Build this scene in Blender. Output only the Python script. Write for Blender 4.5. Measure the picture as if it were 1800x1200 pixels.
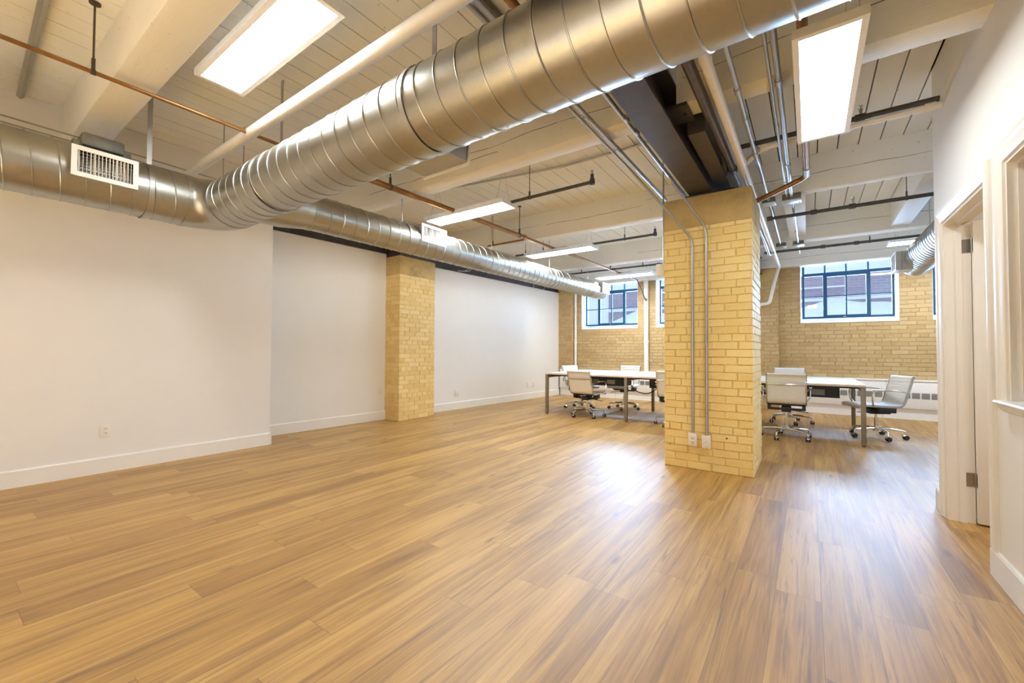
import bpy, bmesh, math, random
from mathutils import Vector, Matrix
PI = math.pi
S = bpy.context.scene
for o in list(bpy.data.objects): bpy.data.objects.remove(o)
C = S.collection
rnd = random.Random(7)

# ------------------------------------------------------------------ camera
cam = bpy.data.cameras.new('camera'); cam.sensor_width = 36.0; cam.lens = 36.0*736.349/1800.0
cam.clip_start = .02; cam.clip_end = 200
co = bpy.data.objects.new('camera', cam); C.objects.link(co)
YAW, PITCH, ROLL = 0.616945, 0.0229303, 0.0045690
fw = Vector((-math.sin(YAW)*math.cos(PITCH), math.cos(YAW)*math.cos(PITCH), math.sin(PITCH)))
rt = Vector((math.cos(YAW), math.sin(YAW), 0)); up = rt.cross(fw)
r2 = rt*math.cos(ROLL)+up*math.sin(ROLL); u2 = up*math.cos(ROLL)-rt*math.sin(ROLL)
M = Matrix((r2, u2, -fw)).transposed().to_4x4(); M.translation = (0, 0, 1.12)
co.matrix_world = M
S.camera = co

# ------------------------------------------------------------------ exposure, sky
S.view_settings.view_transform = 'Standard'; S.view_settings.look = 'None'
S.view_settings.gamma = 1.0; S.view_settings.use_curve_mapping = False
S.view_settings.exposure = 2.08
LED_COL, LED_STR = (0.94, 0.99, 0.99), 16.5
SKY_COL, SKY_STR = (0.60, 0.76, 1.0), 0.33
def daylight(name, loc, target, sx, sy, power, col, spread=PI):  # soft light outside a window, or an added unseen fill lamp
    l = bpy.data.lights.new(name, 'AREA'); l.shape = 'RECTANGLE'; l.size = sx; l.size_y = sy; l.energy = power; l.color = col; l.spread = spread
    o = bpy.data.objects.new(name, l); C.objects.link(o); o.location = loc
    o.rotation_euler = (Vector(target)-Vector(loc)).to_track_quat('-Z', 'Y').to_euler(); return o
for lx_, lp_ in ((-2.7, 24), (-1.5, 30), (-.3, 42)): daylight('unseen_fill_light', (lx_, -1.95, 3.05), (lx_, -1.95, 0), 1.2, .5, lp_, (.82, 1.0, 1.30), 1.2)  # added unseen lamps behind the camera; their floor bounce brightens the ceiling
daylight('office_fill_light', (2.1, 2.6, 2.6), (2.1, 2.6, 0), .6, .6, 9, (1.0, .93, .82))  # unseen lamp added in the office to brighten the open door leaf
for wx_, wp_, wt_ in ((-4.01, 30, -1.9), (-2.16, 30, -1.3), (.573, 23, .1), (2.4, 22, 1.2)): daylight('window_daylight', (wx_, 10.75, 2.32), (wt_, 4.0, .6), 1.4, 1.0, wp_, (.43, .66, 1.0), 1.95)
daylight('window_daylight_side', (5.1, 7.0, 1.82), (0, 7.0, 1.6), 3.4, 1.1, 15, (.70, .83, 1.0))  # added lamp beyond the unseen side opening, brightens the far room
w = bpy.data.worlds.new('sky'); S.world = w; w.use_nodes = True
bg = w.node_tree.nodes['Background']
bg.inputs[0].default_value = (*SKY_COL, 1); bg.inputs[1].default_value = SKY_STR
try:
    S.cycles.use_denoising = True
    S.cycles.max_bounces = 10; S.cycles.diffuse_bounces = 6; S.cycles.glossy_bounces = 5
    S.cycles.sample_clamp_indirect = 6.0
    S.cycles.caustics_reflective = False; S.cycles.caustics_refractive = False
except Exception: pass

# ------------------------------------------------------------------ materials
class NT:
    def __init__(s, name):
        s.m = bpy.data.materials.new(name); s.m.use_nodes = True
        s.t = s.m.node_tree; s.b = s.t.nodes['Principled BSDF']
    def n(s, typ, **kw):
        nd = s.t.nodes.new('ShaderNode'+typ)
        for k, v in kw.items():
            if k.startswith('i_'):
                key = k[2:]; key = int(key) if key.isdigit() else key.replace('_', ' ')
                s.put(nd.inputs[key], v)
            else: setattr(nd, k, v)
        return nd
    def put(s, sock, v):
        if isinstance(v, bpy.types.NodeSocket): s.t.links.new(v, sock)
        elif isinstance(v, bpy.types.Node): s.t.links.new(v.outputs[0], sock)
        else:
            if isinstance(v, tuple) and len(v) == 3 and sock.type == 'RGBA': v = (*v, 1)
            sock.default_value = v
    def mth(s, op, a, b=0.0, c=None):
        nd = s.t.nodes.new('ShaderNodeMath'); nd.operation = op
        s.put(nd.inputs[0], a); s.put(nd.inputs[1], b)
        if c is not None: s.put(nd.inputs[2], c)
        return nd.outputs[0]
    def mix(s, f, a, b, typ='MIX'):
        nd = s.t.nodes.new('ShaderNodeMixRGB'); nd.blend_type = typ
        s.put(nd.inputs[0], f); s.put(nd.inputs[1], a); s.put(nd.inputs[2], b)
        return nd.outputs[0]
    def ramp(s, f, stops):
        nd = s.t.nodes.new('ShaderNodeValToRGB'); e = nd.color_ramp.elements
        while len(e) < len(stops): e.new(0.5)
        for x, (p, c) in zip(e, stops): x.position = p; x.color = (*c, 1) if len(c) == 3 else c
        s.put(nd.inputs[0], f); return nd.outputs[0]
    def bs(s, **kw):
        for k, v in kw.items(): s.put(s.b.inputs[k.replace('_', ' ')], v)
        return s
    def bump(s, h, strength=.3, dist=.01, normal=None):
        nd = s.n('Bump', i_Strength=strength, i_Distance=dist, i_Height=h)
        if normal is not None: s.put(nd.inputs['Normal'], normal)
        s.put(s.b.inputs['Normal'], nd.outputs[0]); return nd.outputs[0]
    def obj(s, sx=1, sy=1, sz=1):
        tc = s.n('TexCoord'); mp = s.n('Mapping'); s.put(mp.inputs[0], tc.outputs['Object'])
        mp.inputs['Scale'].default_value = (sx, sy, sz); return mp.outputs[0]
    def noise(s, vec, scale, detail=3, rough=.5):
        return s.n('TexNoise', i_Vector=vec, i_Scale=scale, i_Detail=detail, i_Roughness=rough).outputs['Fac']

def plain(name, col, rough=.5, metal=0.0, var=.06, nscale=18, bump=0.0):
    k = NT(name); v = k.obj(); nz = k.noise(v, nscale, 4, .6)
    dark = tuple(c*(1-var) for c in col); lite = tuple(min(1, c*(1+var)) for c in col)
    k.bs(Base_Color=k.ramp(nz, [(.3, dark), (.7, lite)]), Roughness=rough, Metallic=metal)
    if bump: k.bump(nz, bump, .004)
    return k.m

def emit(name, col, strength):
    k = NT(name); k.bs(Base_Color=(0.9, 0.9, 0.9), Emission_Color=col, Emission_Strength=strength); return k.m

MT = {}
MT['wall'] = plain('white_wall_paint', (.83, .81, .775), .55, var=.012, nscale=3, bump=.03)
MT['trim'] = plain('white_trim_paint', (.86, .83, .775), .35, var=.015, nscale=5)
def wood_paint(name, col, stretch, crack=.5):
    k = NT(name); v = k.obj(*stretch)
    g = k.noise(v, 9, 5, .65); big = k.noise(k.obj(), 1.6, 4, .6); spots = k.noise(k.obj(), 26, 2, .5)
    base = k.ramp(big, [(.25, tuple(c*.93 for c in col)), (.75, col)])
    base = k.mix(k.ramp(spots, [(.70, (0, 0, 0)), (.76, (1, 1, 1))]), base, tuple(c*.72 for c in col))
    k.bs(Base_Color=base, Roughness=.6); k.bump(g, .22, .012); return k.m
MT['plank'] = wood_paint('white_painted_planks', (.88, .88, .85), (6, .5, 6))
MT['beam'] = wood_paint('white_painted_timber', (.88, .87, .83), (.6, 6, 6))
MT['gap'] = plain('dark_gap', (.035, .03, .025), .9)
MT['crack'] = plain('dark_timber_crack', (.10, .08, .06), .9)

def brick_mat(name, c0, c1, c2):
    k = NT(name); geo = k.n('NewGeometry')
    v = k.obj(); n1 = k.noise(v, 9, 5, .65); n2 = k.noise(v, 55, 3, .6); n3 = k.noise(v, 1.3, 3, .5)
    tone = k.mth('ADD', k.mth('MULTIPLY', geo.outputs['Random Per Island'], .55), k.mth('MULTIPLY', n1, .45))
    base = k.ramp(tone, [(.12, c0), (.5, c1), (.88, c2)])
    base = k.mix(k.ramp(n3, [(.45, (0, 0, 0)), (.8, (.35, .35, .35))]), base, tuple(c*.8 for c in c1))
    chip = k.n('TexVoronoi', i_Vector=v, i_Scale=4.2, feature='F1')
    cd = k.mth('ADD', chip.outputs['Distance'], k.mth('MULTIPLY', n2, .06))
    base = k.mix(k.ramp(cd, [(.058, (1, 1, 1)), (.075, (0, 0, 0))]), base, (.10, .075, .04))
    k.bs(Base_Color=base, Roughness=.62); k.bump(k.mth('ADD', n1, k.mth('MULTIPLY', n2, .5)), .6, .010)
    return k.m
MT['brick'] = brick_mat('yellow_painted_brick', (.88, .65, .235), (.94, .725, .295), (.95, .76, .35))
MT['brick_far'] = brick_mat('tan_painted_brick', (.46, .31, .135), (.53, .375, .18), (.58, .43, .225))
MT['brick_pale'] = brick_mat('pale_painted_brick', (.74, .50, .17), (.82, .60, .24), (.86, .66, .31))
MT['mortar'] = plain('yellow_painted_mortar', (.74, .53, .20), .8, var=.2, nscale=30)
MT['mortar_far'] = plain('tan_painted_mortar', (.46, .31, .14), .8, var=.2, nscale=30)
MT['brick_white'] = plain('white_painted_reveal', (.86, .86, .86), .5, var=.03)
def cap_mat():
    k = NT('stained_concrete_cap'); v = k.obj(); n1 = k.noise(v, 3.2, 5, .65); n2 = k.noise(v, 40, 3, .6)
    base = k.ramp(n1, [(.3, (.34, .25, .11)), (.5, (.55, .40, .16)), (.72, (.66, .47, .19))])
    k.bs(Base_Color=base, Roughness=.8); k.bump(n2, .3, .006); return k.m
MT['cap'] = cap_mat()
def galv(name, col, rough, spangle=.12):
    k = NT(name); v = k.obj(); vo = k.n('TexVoronoi', i_Vector=v, i_Scale=55.0)
    nz = k.noise(v, 2.2, 4, .6); fine = k.noise(v, 90, 2, .5)
    sp = k.mth('ADD', k.mth('MULTIPLY', vo.outputs['Color'], spangle), k.mth('MULTIPLY', nz, .35))
    base = k.ramp(sp, [(.05, tuple(c*.82 for c in col)), (.45, col)])
    k.bs(Base_Color=base, Metallic=1.0, Roughness=k.mth('ADD', rough-.09, k.mth('MULTIPLY', nz, .2)))
    k.bump(k.mth('ADD', nz, k.mth('MULTIPLY', fine, .05)), .10, .02); return k.m
MT['galv'] = galv('galvanised_sheet_metal', (.49, .485, .44), .34)
MT['galv_dull'] = galv('dull_galvanised_steel', (.52, .51, .48), .42)
MT['boot_metal'] = plain('satin_zinc_sheet', (.56, .57, .55), .45, .55, var=.05)
MT['emt'] = galv('zinc_conduit', (.52, .53, .54), .38, .03)
MT['copper'] = plain('copper_brown_pipe', (.31, .15, .05), .36, .6, var=.25, nscale=7)
MT['pipe_brown'] = plain('brown_black_pipe', (.10, .075, .06), .4, .3, var=.2)
MT['pipe_dark'] = plain('dark_grey_sprinkler_pipe', (.075, .068, .06), .45, .3, var=.2)
MT['pipe_white'] = plain('white_pipe', (.84, .81, .76), .42, var=.03)
MT['steel_dark'] = plain('dark_brown_painted_steel', (.055, .047, .045), .42, .1, var=.25, nscale=6, bump=.1)
MT['black'] = plain('black_plastic', (.018, .018, .018), .45)
MT['boxgrey'] = plain('grey_green_box_steel', (.20, .20, .17), .5, .5, var=.15)
MT['white_metal'] = plain('white_enamel', (.88, .87, .86), .35, var=.02)
MT['plate'] = plain('ivory_wall_plate', (.84, .80, .72), .35, var=.01)
MT['led'] = emit('led_diffuser', LED_COL, LED_STR)
MT['led_dim'] = emit('led_diffuser_dimmed', LED_COL, LED_STR*.31)
MT['led_near'] = emit('led_diffuser_soft', LED_COL, LED_STR*.52)
MT['chrome'] = plain('polished_aluminium', (.78, .77, .75), .14, 1.0, var=.03)
MT['leather'] = plain('white_leather', (.88, .85, .81), .42, var=.03, nscale=40, bump=.1)
MT['desk'] = plain('white_laminate', (.84, .83, .82), .28, var=.01)
MT['desk_edge'] = plain('pale_wood_edge', (.74, .58, .40), .5, var=.08)
MT['bronze'] = plain('taupe_metal_leg', (.27, .215, .145), .42, .35, var=.06)
MT['frame_glare'] = plain('black_frame_blue_glare', (.006, .075, .17), .5, var=.1)  # frames are black; the blue window glare on them is put into the colour
MT['louver'] = plain('grey_grille', (.33, .33, .32), .5, .2)
MT['snow'] = plain('snow', (.88, .90, .95), .7, var=.03, nscale=4, bump=.3)
MT['ext_white'] = plain('white_facade', (.95, .95, .95), .7, var=.02)
MT['hinge'] = plain('brushed_nickel', (.50, .48, .43), .32, 1.0)
def ext_brick():
    k = NT('mauve_brick'); v = k.obj()
    b = k.n('TexBrick', i_Color1=(.46, .36, .40), i_Color2=(.40, .33, .38), i_Mortar=(.50, .46, .50), i_Scale=1.0)
    b.inputs['Brick Width'].default_value = .24; b.inputs['Row Height'].default_value = .08; b.inputs['Mortar Size'].default_value = .008
    mp = k.n('Mapping'); k.put(mp.inputs[0], k.n('TexCoord').outputs['Object']); mp.inputs['Rotation'].default_value = (PI/2, 0, 0)
    k.put(b.inputs['Vector'], mp.outputs[0]); k.bs(Base_Color=b.outputs[0], Roughness=.8); return k.m
MT['ext_brick'] = ext_brick()
def glass():
    k = NT('window_glass'); t = k.t; out = t.nodes['Material Output']
    tr = k.n('BsdfTransparent', i_Color=(.96, .98, 1.0)); gl = k.n('BsdfGlossy', i_Roughness=.02)
    fr = k.n('Fresnel', i_IOR=1.45); mx = k.n('MixShader'); k.put(mx.inputs[0], k.mth('MULTIPLY', fr.outputs[0], .7))
    k.put(mx.inputs[1], tr.outputs[0]); k.put(mx.inputs[2], gl.outputs[0]); t.links.new(mx.outputs[0], out.inputs[0]); return k.m
MT['glass'] = glass()
def floor_mat():
    k = NT('oak_laminate_planks'); tc = k.n('TexCoord'); sp = k.n('SeparateXYZ', i_0=tc.outputs['Object'])
    X, Y = sp.outputs[0], sp.outputs[1]; W, L = .1757, 1.285
    u = k.mth('DIVIDE', k.mth('SUBTRACT', X, .035), W); ix = k.mth('FLOOR', u); fu = k.mth('FRACT', u)
    wn = k.n('TexWhiteNoise', noise_dimensions='1D', i_W=ix)
    vq = k.mth('ADD', k.mth('DIVIDE', Y, L), wn.outputs[0]); iy = k.mth('FLOOR', vq); fv = k.mth('FRACT', vq)
    cmb = k.n('CombineXYZ', i_0=ix, i_1=iy); pid = k.n('TexWhiteNoise', noise_dimensions='2D', i_Vector=cmb.outputs[0])
    rv = pid.outputs[0]
    gx = k.n('CombineXYZ', i_0=k.mth('MULTIPLY', X, 7.5), i_1=k.mth('MULTIPLY', Y, .62), i_2=k.mth('MULTIPLY', rv, 40.0))
    broad = k.n('TexNoise', i_Vector=gx.outputs[0], i_Scale=1.0, i_Detail=5.0, i_Roughness=.58, i_Distortion=.9)
    fx = k.n('CombineXYZ', i_0=k.mth('MULTIPLY', X, 75.0), i_1=k.mth('MULTIPLY', Y, 1.9), i_2=k.mth('MULTIPLY', rv, 31.0))
    fine = k.n('TexNoise', i_Vector=fx.outputs[0], i_Scale=1.0, i_Detail=5.0, i_Roughness=.65, i_Distortion=.8)
    sx = k.n('CombineXYZ', i_0=k.mth('MULTIPLY', X, 24.0), i_1=k.mth('MULTIPLY', Y, .9), i_2=k.mth('MULTIPLY', rv, 77.0))
    streak = k.n('TexNoise', i_Vector=sx.outputs[0], i_Scale=1.0, i_Detail=4.0, i_Roughness=.6, i_Distortion=1.6)
    kx = k.n('CombineXYZ', i_0=k.mth('MULTIPLY', X, 5.2), i_1=k.mth('MULTIPLY', Y, 1.5), i_2=k.mth('MULTIPLY', rv, 13.0))
    knot = k.n('TexVoronoi', i_Vector=kx.outputs[0], i_Scale=1.0)
    tone = k.mth('ADD', k.mth('MULTIPLY', broad.outputs[0], .50), k.mth('MULTIPLY', fine.outputs[0], .34))
    tone = k.mth('ADD', tone, k.mth('MULTIPLY', k.mth('SUBTRACT', rv, .5), .09))
    base = k.ramp(tone, [(.26, (.25, .125, .033)), (.38, (.40, .217, .057)), (.48, (.54, .315, .088)), (.60, (.66, .405, .135))])
    base = k.mix(k.ramp(streak.outputs[0], [(.55, (0, 0, 0)), (.67, (.68, .68, .68))]), base, (.20, .11, .045))
    base = k.mix(k.ramp(knot.outputs['Distance'], [(.03, (.75, .75, .75)), (.11, (0, 0, 0))]), base, (.14, .07, .03))
    e1 = k.mth('MULTIPLY', k.mth('MINIMUM', fu, k.mth('SUBTRACT', 1.0, fu)), W)
    e2 = k.mth('MULTIPLY', k.mth('MINIMUM', fv, k.mth('SUBTRACT', 1.0, fv)), L)
    gap = k.mth('LESS_THAN', k.mth('MINIMUM', e1, e2), .0011)
    base = k.mix(k.mth('MULTIPLY', gap, .62), base, (.10, .05, .02))
    rough = k.mth('ADD', .385, k.mth('MULTIPLY', fine.outputs[0], .16))
    k.bs(Base_Color=base, Roughness=rough, Specular_IOR_Level=.95)
    h = k.mth('SUBTRACT', k.mth('MULTIPLY', fine.outputs[0], .5), k.mth('MULTIPLY', gap, 1.0))
    k.bump(h, .16, .006); return k.m
MT['floor'] = floor_mat()

# ------------------------------------------------------------------ mesh helpers
class MB:
    def __init__(s): s.bm = bmesh.new()
    def face(s, pts):
        vs = [s.bm.verts.new(p) for p in pts]
        try: return s.bm.faces.new(vs)
        except ValueError: return None
    def box(s, x0, x1, y0, y1, z0, z1, mat=None):
        if x0 > x1: x0, x1 = x1, x0
        if y0 > y1: y0, y1 = y1, y0
        if z0 > z1: z0, z1 = z1, z0
        p = [Vector((x, y, z)) for z in (z0, z1) for y in (y0, y1) for x in (x0, x1)]
        if mat is not None: p = [mat @ q for q in p]
        v = [s.bm.verts.new(q) for q in p]
        for f in ((0, 2, 3, 1), (4, 5, 7, 6), (0, 1, 5, 4), (2, 6, 7, 3), (0, 4, 6, 2), (1, 3, 7, 5)):
            s.bm.faces.new([v[i] for i in f])
        return s
    def bbox(s, x0, x1, y0, y1, z0, z1, b=.004, mat=None):      # box with small bevels
        t = bmesh.new(); bmesh.ops.create_cube(t, size=1)
        for v in t.verts: v.co = Vector(((x0+x1)/2+v.co.x*(x1-x0), (y0+y1)/2+v.co.y*(y1-y0), (z0+z1)/2+v.co.z*(z1-z0)))
        bmesh.ops.bevel(t, geom=list(t.edges), offset=b, segments=2, affect='EDGES', profile=.5)
        s.add(t, mat); return s
    def add(s, t, mat=None):
        mp = {}
        for v in t.verts: mp[v] = s.bm.verts.new(mat @ v.co if mat is not None else v.co)
        for f in t.faces:
            try: s.bm.faces.new([mp[v] for v in f.verts])
            except ValueError: pass
        t.free()
    def beam(s, a, b, w, h, upv=(0, 0, 1)):                      # rectangular bar from a to b
        a, b = Vector(a), Vector(b); d = (b-a).normalized(); x = d.cross(Vector(upv))
        if x.length < 1e-4: x = d.cross(Vector((1, 0, 0)))
        x.normalize(); z = x.cross(d)
        q = [[p+x*(i*w/2)+z*(j*h/2) for i, j in ((-1, -1), (1, -1), (1, 1), (-1, 1))] for p in (a, b)]
        v = [[s.bm.verts.new(p) for p in r] for r in q]
        for i in range(4): s.bm.faces.new((v[0][i], v[0][(i+1) % 4], v[1][(i+1) % 4], v[1][i]))
        s.bm.faces.new(v[0][::-1]); s.bm.faces.new(v[1]); return s
    def cyl(s, a, b, r, n=16, r2_=None, cap=True):
        return s.tube([a, b], r, n, cap, radii=None if r2_ is None else [r, r2_])
    def tube(s, pts, r, n=12, cap=True, radii=None, flat=1.0):
        pts = [Vector(p) for p in pts]; m = len(pts); rings = []
        nrm = None
        for i, p in enumerate(pts):
            d = (pts[min(i+1, m-1)]-pts[max(i-1, 0)])
            if d.length < 1e-9: d = Vector((0, 0, 1))
            d.normalize()
            if nrm is None:
                nrm = d.cross(Vector((0, 0, 1)))
                if nrm.length < .05: nrm = d.cross(Vector((1, 0, 0)))
                nrm.normalize()
            else:
                nrm = (nrm-d*nrm.dot(d)).normalized()
            bn = d.cross(nrm); rr = radii[i] if radii else r
            rings.append([s.bm.verts.new(p+(nrm*math.cos(2*PI*k/n)+bn*math.sin(2*PI*k/n)*flat)*rr) for k in range(n)])
        for i in range(m-1):
            for k in range(n):
                s.bm.faces.new((rings[i][k], rings[i][(k+1) % n], rings[i+1][(k+1) % n], rings[i+1][k]))
        if cap:
            s.bm.faces.new(rings[0][::-1]); s.bm.faces.new(rings[-1])
        return s
    def ring(s, c, axis, r, wid, thick=.004, n=40):              # a band around a cylinder
        axis = Vector(axis).normalized(); c = Vector(c)
        prof = [(-wid/2, 0), (-wid/2, thick), (wid/2, thick), (wid/2, 0)]
        x = axis.cross(Vector((0, 0, 1)))
        if x.length < .1: x = axis.cross(Vector((1, 0, 0)))
        x.normalize(); y = axis.cross(x)
        rg = [[s.bm.verts.new(c+axis*a+(x*math.cos(2*PI*k/n)+y*math.sin(2*PI*k/n))*(r+t)) for a, t in prof] for k in range(n)]
        for k in range(n):
            A, B = rg[k], rg[(k+1) % n]
            for i in range(3): s.bm.faces.new((A[i], A[i+1], B[i+1], B[i]))
        return s
    def lathe(s, c, prof, n=24, axis=(0, 0, 1)):
        axis = Vector(axis).normalized(); c = Vector(c); x = axis.cross(Vector((0, 0, 1)))
        if x.length < .1: x = Vector((1, 0, 0))
        x.normalize(); y = axis.cross(x)
        rg = [[s.bm.verts.new(c+axis*h+(x*math.cos(2*PI*k/n)+y*math.sin(2*PI*k/n))*max(r, 1e-4)) for r, h in prof] for k in range(n)]
        for k in range(n):
            A, B = rg[k], rg[(k+1) % n]
            for i in range(len(prof)-1): s.bm.faces.new((A[i], A[i+1], B[i+1], B[i]))
        return s
    def extrude_profile(s, prof, a, b, out, upv=(0, 0, 1)):      # prof (out, up) swept from a to b
        a, b, out, upv = Vector(a), Vector(b), Vector(out), Vector(upv)
        R = [[s.bm.verts.new(p+out*o_+upv*u_) for o_, u_ in prof] for p in (a, b)]; n = len(prof)
        for i in range(n): s.bm.faces.new((R[0][i], R[0][(i+1) % n], R[1][(i+1) % n], R[1][i]))
        s.bm.faces.new(R[0][::-1]); s.bm.faces.new(R[1]); return s
    def build(s, name, mat, parent=None, local=False, smooth=35, origin=None):
        bmesh.ops.recalc_face_normals(s.bm, faces=list(s.bm.faces))
        me = bpy.data.meshes.new(name)
        pts = [v.co for v in s.bm.verts]
        if local: og = Vector((0, 0, 0))
        elif parent is not None:
            og = parent.location.copy(); q = parent.parent
            while q: og += q.location; q = q.parent
        else:
            mn = [min(p[i] for p in pts) for i in range(3)]; mx = [max(p[i] for p in pts) for i in range(3)]
            og = Vector(((mn[0]+mx[0])/2, (mn[1]+mx[1])/2, mn[2]))
            if origin is not None: og = Vector(origin)
        for v in s.bm.verts: v.co -= og
        s.bm.to_mesh(me); s.bm.free()
        if smooth:
            me.polygons.foreach_set('use_smooth', [True]*len(me.polygons))
            try: me.set_sharp_from_angle(angle=math.radians(smooth))
            except Exception: pass
        me.materials.append(MT[mat] if isinstance(mat, str) else mat)
        o = bpy.data.objects.new(name, me); C.objects.link(o)
        if parent is not None: o.parent = parent
        elif not local: o.location = og
        return o

def tag(o, label=None, cat=None, group=None, kind=None):
    if label: o['label'] = label
    if cat: o['category'] = cat
    if group: o['group'] = group
    if kind: o['kind'] = kind
    return o
def thing(name, label, cat, loc=(0, 0, 0), rz=0, group=None):
    o = bpy.data.objects.new(name, None); C.objects.link(o); o.empty_display_size = .1
    o.location = loc; o.rotation_euler = (0, 0, rz); return tag(o, label, cat, group)
def struct(mb, name, mat, **kw):
    kw.setdefault('origin', (0, 0, 0)); return tag(mb.build(name, mat, **kw), kind='structure')
def arc(c, a0, a1, r, ux, uy, n=8):
    c, ux, uy = Vector(c), Vector(ux), Vector(uy)
    return [c+ux*(r*math.cos(a0+(a1-a0)*i/n))+uy*(r*math.sin(a0+(a1-a0)*i/n)) for i in range(n+1)]
def bend(pts, r, n=6):                                           # polyline with rounded corners
    pts = [Vector(p) for p in pts]; out = [pts[0]]
    for i in range(1, len(pts)-1):
        a, b, c = pts[i-1], pts[i], pts[i+1]
        d1, d2 = (a-b), (c-b); rr = min(r, d1.length*.49, d2.length*.49)
        p0, p1 = b+d1.normalized()*rr, b+d2.normalized()*rr
        for k in range(n+1):
            t = k/n; out.append(p0*(1-t)**2+b*2*t*(1-t)+p1*t*t)
    out.append(pts[-1]); return out

# ------------------------------------------------------------------ floor and ceiling
Z_BEAM, Z_CEIL = 2.83, 3.20
struct(MB().box(-6.4, 5.2, -3.0, 10.0, -.12, 0), 'floor', 'floor', smooth=0)
mb = MB(); x = .415-.166*42
while x < 5.0:
    g = .010 if x > -.7 else (.0035 if rnd.random() < .45 else .0075)
    mb.box(x+g, x+.166, -3.0, 10.0, Z_CEIL+rnd.uniform(0, .003), Z_CEIL+.05); x += .166
cl = struct(mb, 'ceiling', 'plank', smooth=0)
struct(MB().box(-6.6, 5.2, -3.0, 10.0, Z_CEIL+.045, Z_CEIL+.16), 'ceiling.001', 'gap', smooth=0)

# ------------------------------------------------------------------ brickwork
def bricks(mb, o, u, n, width, z0, z1, holes=(), seed=1, depth=.03, proud=.006, bl=.213, bh=.0635, joint=.008):
    r = random.Random(seed); o, u, n = Vector(o), Vector(u).normalized(), Vector(n).normalized()
    z = z0; row = 0
    while z < z1-.012:
        h = min(bh, z1-z); x = 0.0; first = True
        if row % 6 == 5: L0 = .104
        else: L0 = bl
        off = (0 if row % 2 == 0 else -L0/2)-(r.uniform(0, .02))
        x = off
        while x < width-.012:
            a, b = max(x, 0), min(x+L0+r.uniform(-.006, .006), width); x += L0+joint
            if b-a < .018: continue
            segs = [(a, b)]
            for (hx0, hx1, hz0, hz1) in holes:
                if z+h <= hz0 or z >= hz1: continue
                ns = []
                for (p, q) in segs:
                    if q <= hx0 or p >= hx1: ns.append((p, q)); continue
                    if p < hx0: ns.append((p, hx0))
                    if q > hx1: ns.append((hx1, q))
                segs = ns
            for (p, q) in segs:
                if q-p < .018: continue
                out = proud+r.uniform(-.0022, .0022)
                j = lambda: r.uniform(-.0026, .0026)
                F = [o+u*(p+j())+Vector((0, 0, z+j()))+n*(out+j()), o+u*(q+j())+Vector((0, 0, z+j()))+n*(out+j()),
                     o+u*(q+j())+Vector((0, 0, z+h+j()))+n*(out+j()), o+u*(p+j())+Vector((0, 0, z+h+j()))+n*(out+j())]
                ins = .0022
                G = [o+u*p+Vector((0, 0, z))-n*.004, o+u*q+Vector((0, 0, z))-n*.004, o+u*q+Vector((0, 0, z+h))-n*.004, o+u*p+Vector((0, 0, z+h))-n*.004]
                mid = sum(F, Vector())/4
                F2 = [v+(mid-v).normalized()*ins*1.4 for v in F]
                E_ = [v-n*ins for v in F]
                vf = [mb.bm.verts.new(v) for v in F2]; ve = [mb.bm.verts.new(v) for v in E_]; vg = [mb.bm.verts.new(v) for v in G]
                mb.bm.faces.new(vf)
                for i in range(4):
                    k = (i+1) % 4
                    mb.bm.faces.new((vf[i], ve[i], ve[k], vf[k])); mb.bm.faces.new((ve[i], vg[i], vg[k], ve[k]))
        z += bh+joint; row += 1

def brick_pillar(name, label, x0, x1, y0, y1, zb, ztop, mat, seed, faces='fblr'):
    t = thing(name, label, 'pillar', ((x0+x1)/2, (y0+y1)/2, 0))
    b = MB(); g = .006
    if 'f' in faces: bricks(b, (x0, y0+g, 0), (1, 0, 0), (0, -1, 0), x1-x0, .004, zb, seed=seed)
    if 'r' in faces: bricks(b, (x1-g, y0, 0), (0, 1, 0), (1, 0, 0), y1-y0, .004, zb, seed=seed+1)
    if 'l' in faces: bricks(b, (x0+g, y0, 0), (0, 1, 0), (-1, 0, 0), y1-y0, .004, zb, seed=seed+2)
    if 'b' in faces: bricks(b, (x0, y1-g, 0), (1, 0, 0), (0, 1, 0), x1-x0, .004, zb, seed=seed+3)
    b.build('brickwork', mat, t, smooth=0)
    MB().box(x0+g, x1-g, y0+g, y1-g, 0, zb+.01).build('mortar_core', 'mortar', t, smooth=0)
    MB().bbox(x0-.002, x1+.002, y0-.002, y1+.002, zb, ztop, .01).build('concrete_cap', 'cap', t)
    return t
brick_pillar('brick_pillar', 'free-standing yellow painted brick pillar with two conduits down its face', -1.183, -.412, 4.31, 5.085, 2.33, 2.632, 'brick', 11)
brick_pillar('brick_pillar', 'yellow brick pillar set against the white side wall', -5.95, -5.315, 4.395, 5.165, 2.345, 2.648, 'brick_pale', 21, 'fr')

# ------------------------------------------------------------------ left walls
def wall_seg(name, p, q, z0, z1, th=.12, base=True, bname=None, bh=.142, side=1):
    p, q = Vector((*p, 0)), Vector((*q, 0)); d = (q-p).normalized(); n = Vector((d.y, -d.x, 0))*side  # room side
    m = MB(); m.extrude_profile([(0, z0), (-th, z0), (-th, z1), (0, z1)], p, q, n); struct(m, name, 'wall', smooth=0)
    if base:
        m = MB(); m.extrude_profile([(-.005, 0), (.016, 0), (.016, bh-.012), (.011, bh-.003), (.006, bh), (-.005, bh)], p, q, n)
        struct(m, bname, 'trim', smooth=0)
wall_seg('wall_left', (-5.262, -3.0), (-5.240, 2.415), 0, Z_CEIL+.05, .9, True, 'baseboard_left')
wall_seg('wall_left.001', (-5.765, 2.40), (-5.662, 4.40), 0, 2.705, .15, True, 'baseboard_left.001')
wall_seg('wall_left.002', (-5.588, 5.16), (-5.325, 9.62), 0, 2.648, .15, True, 'baseboard_left.002')
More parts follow.
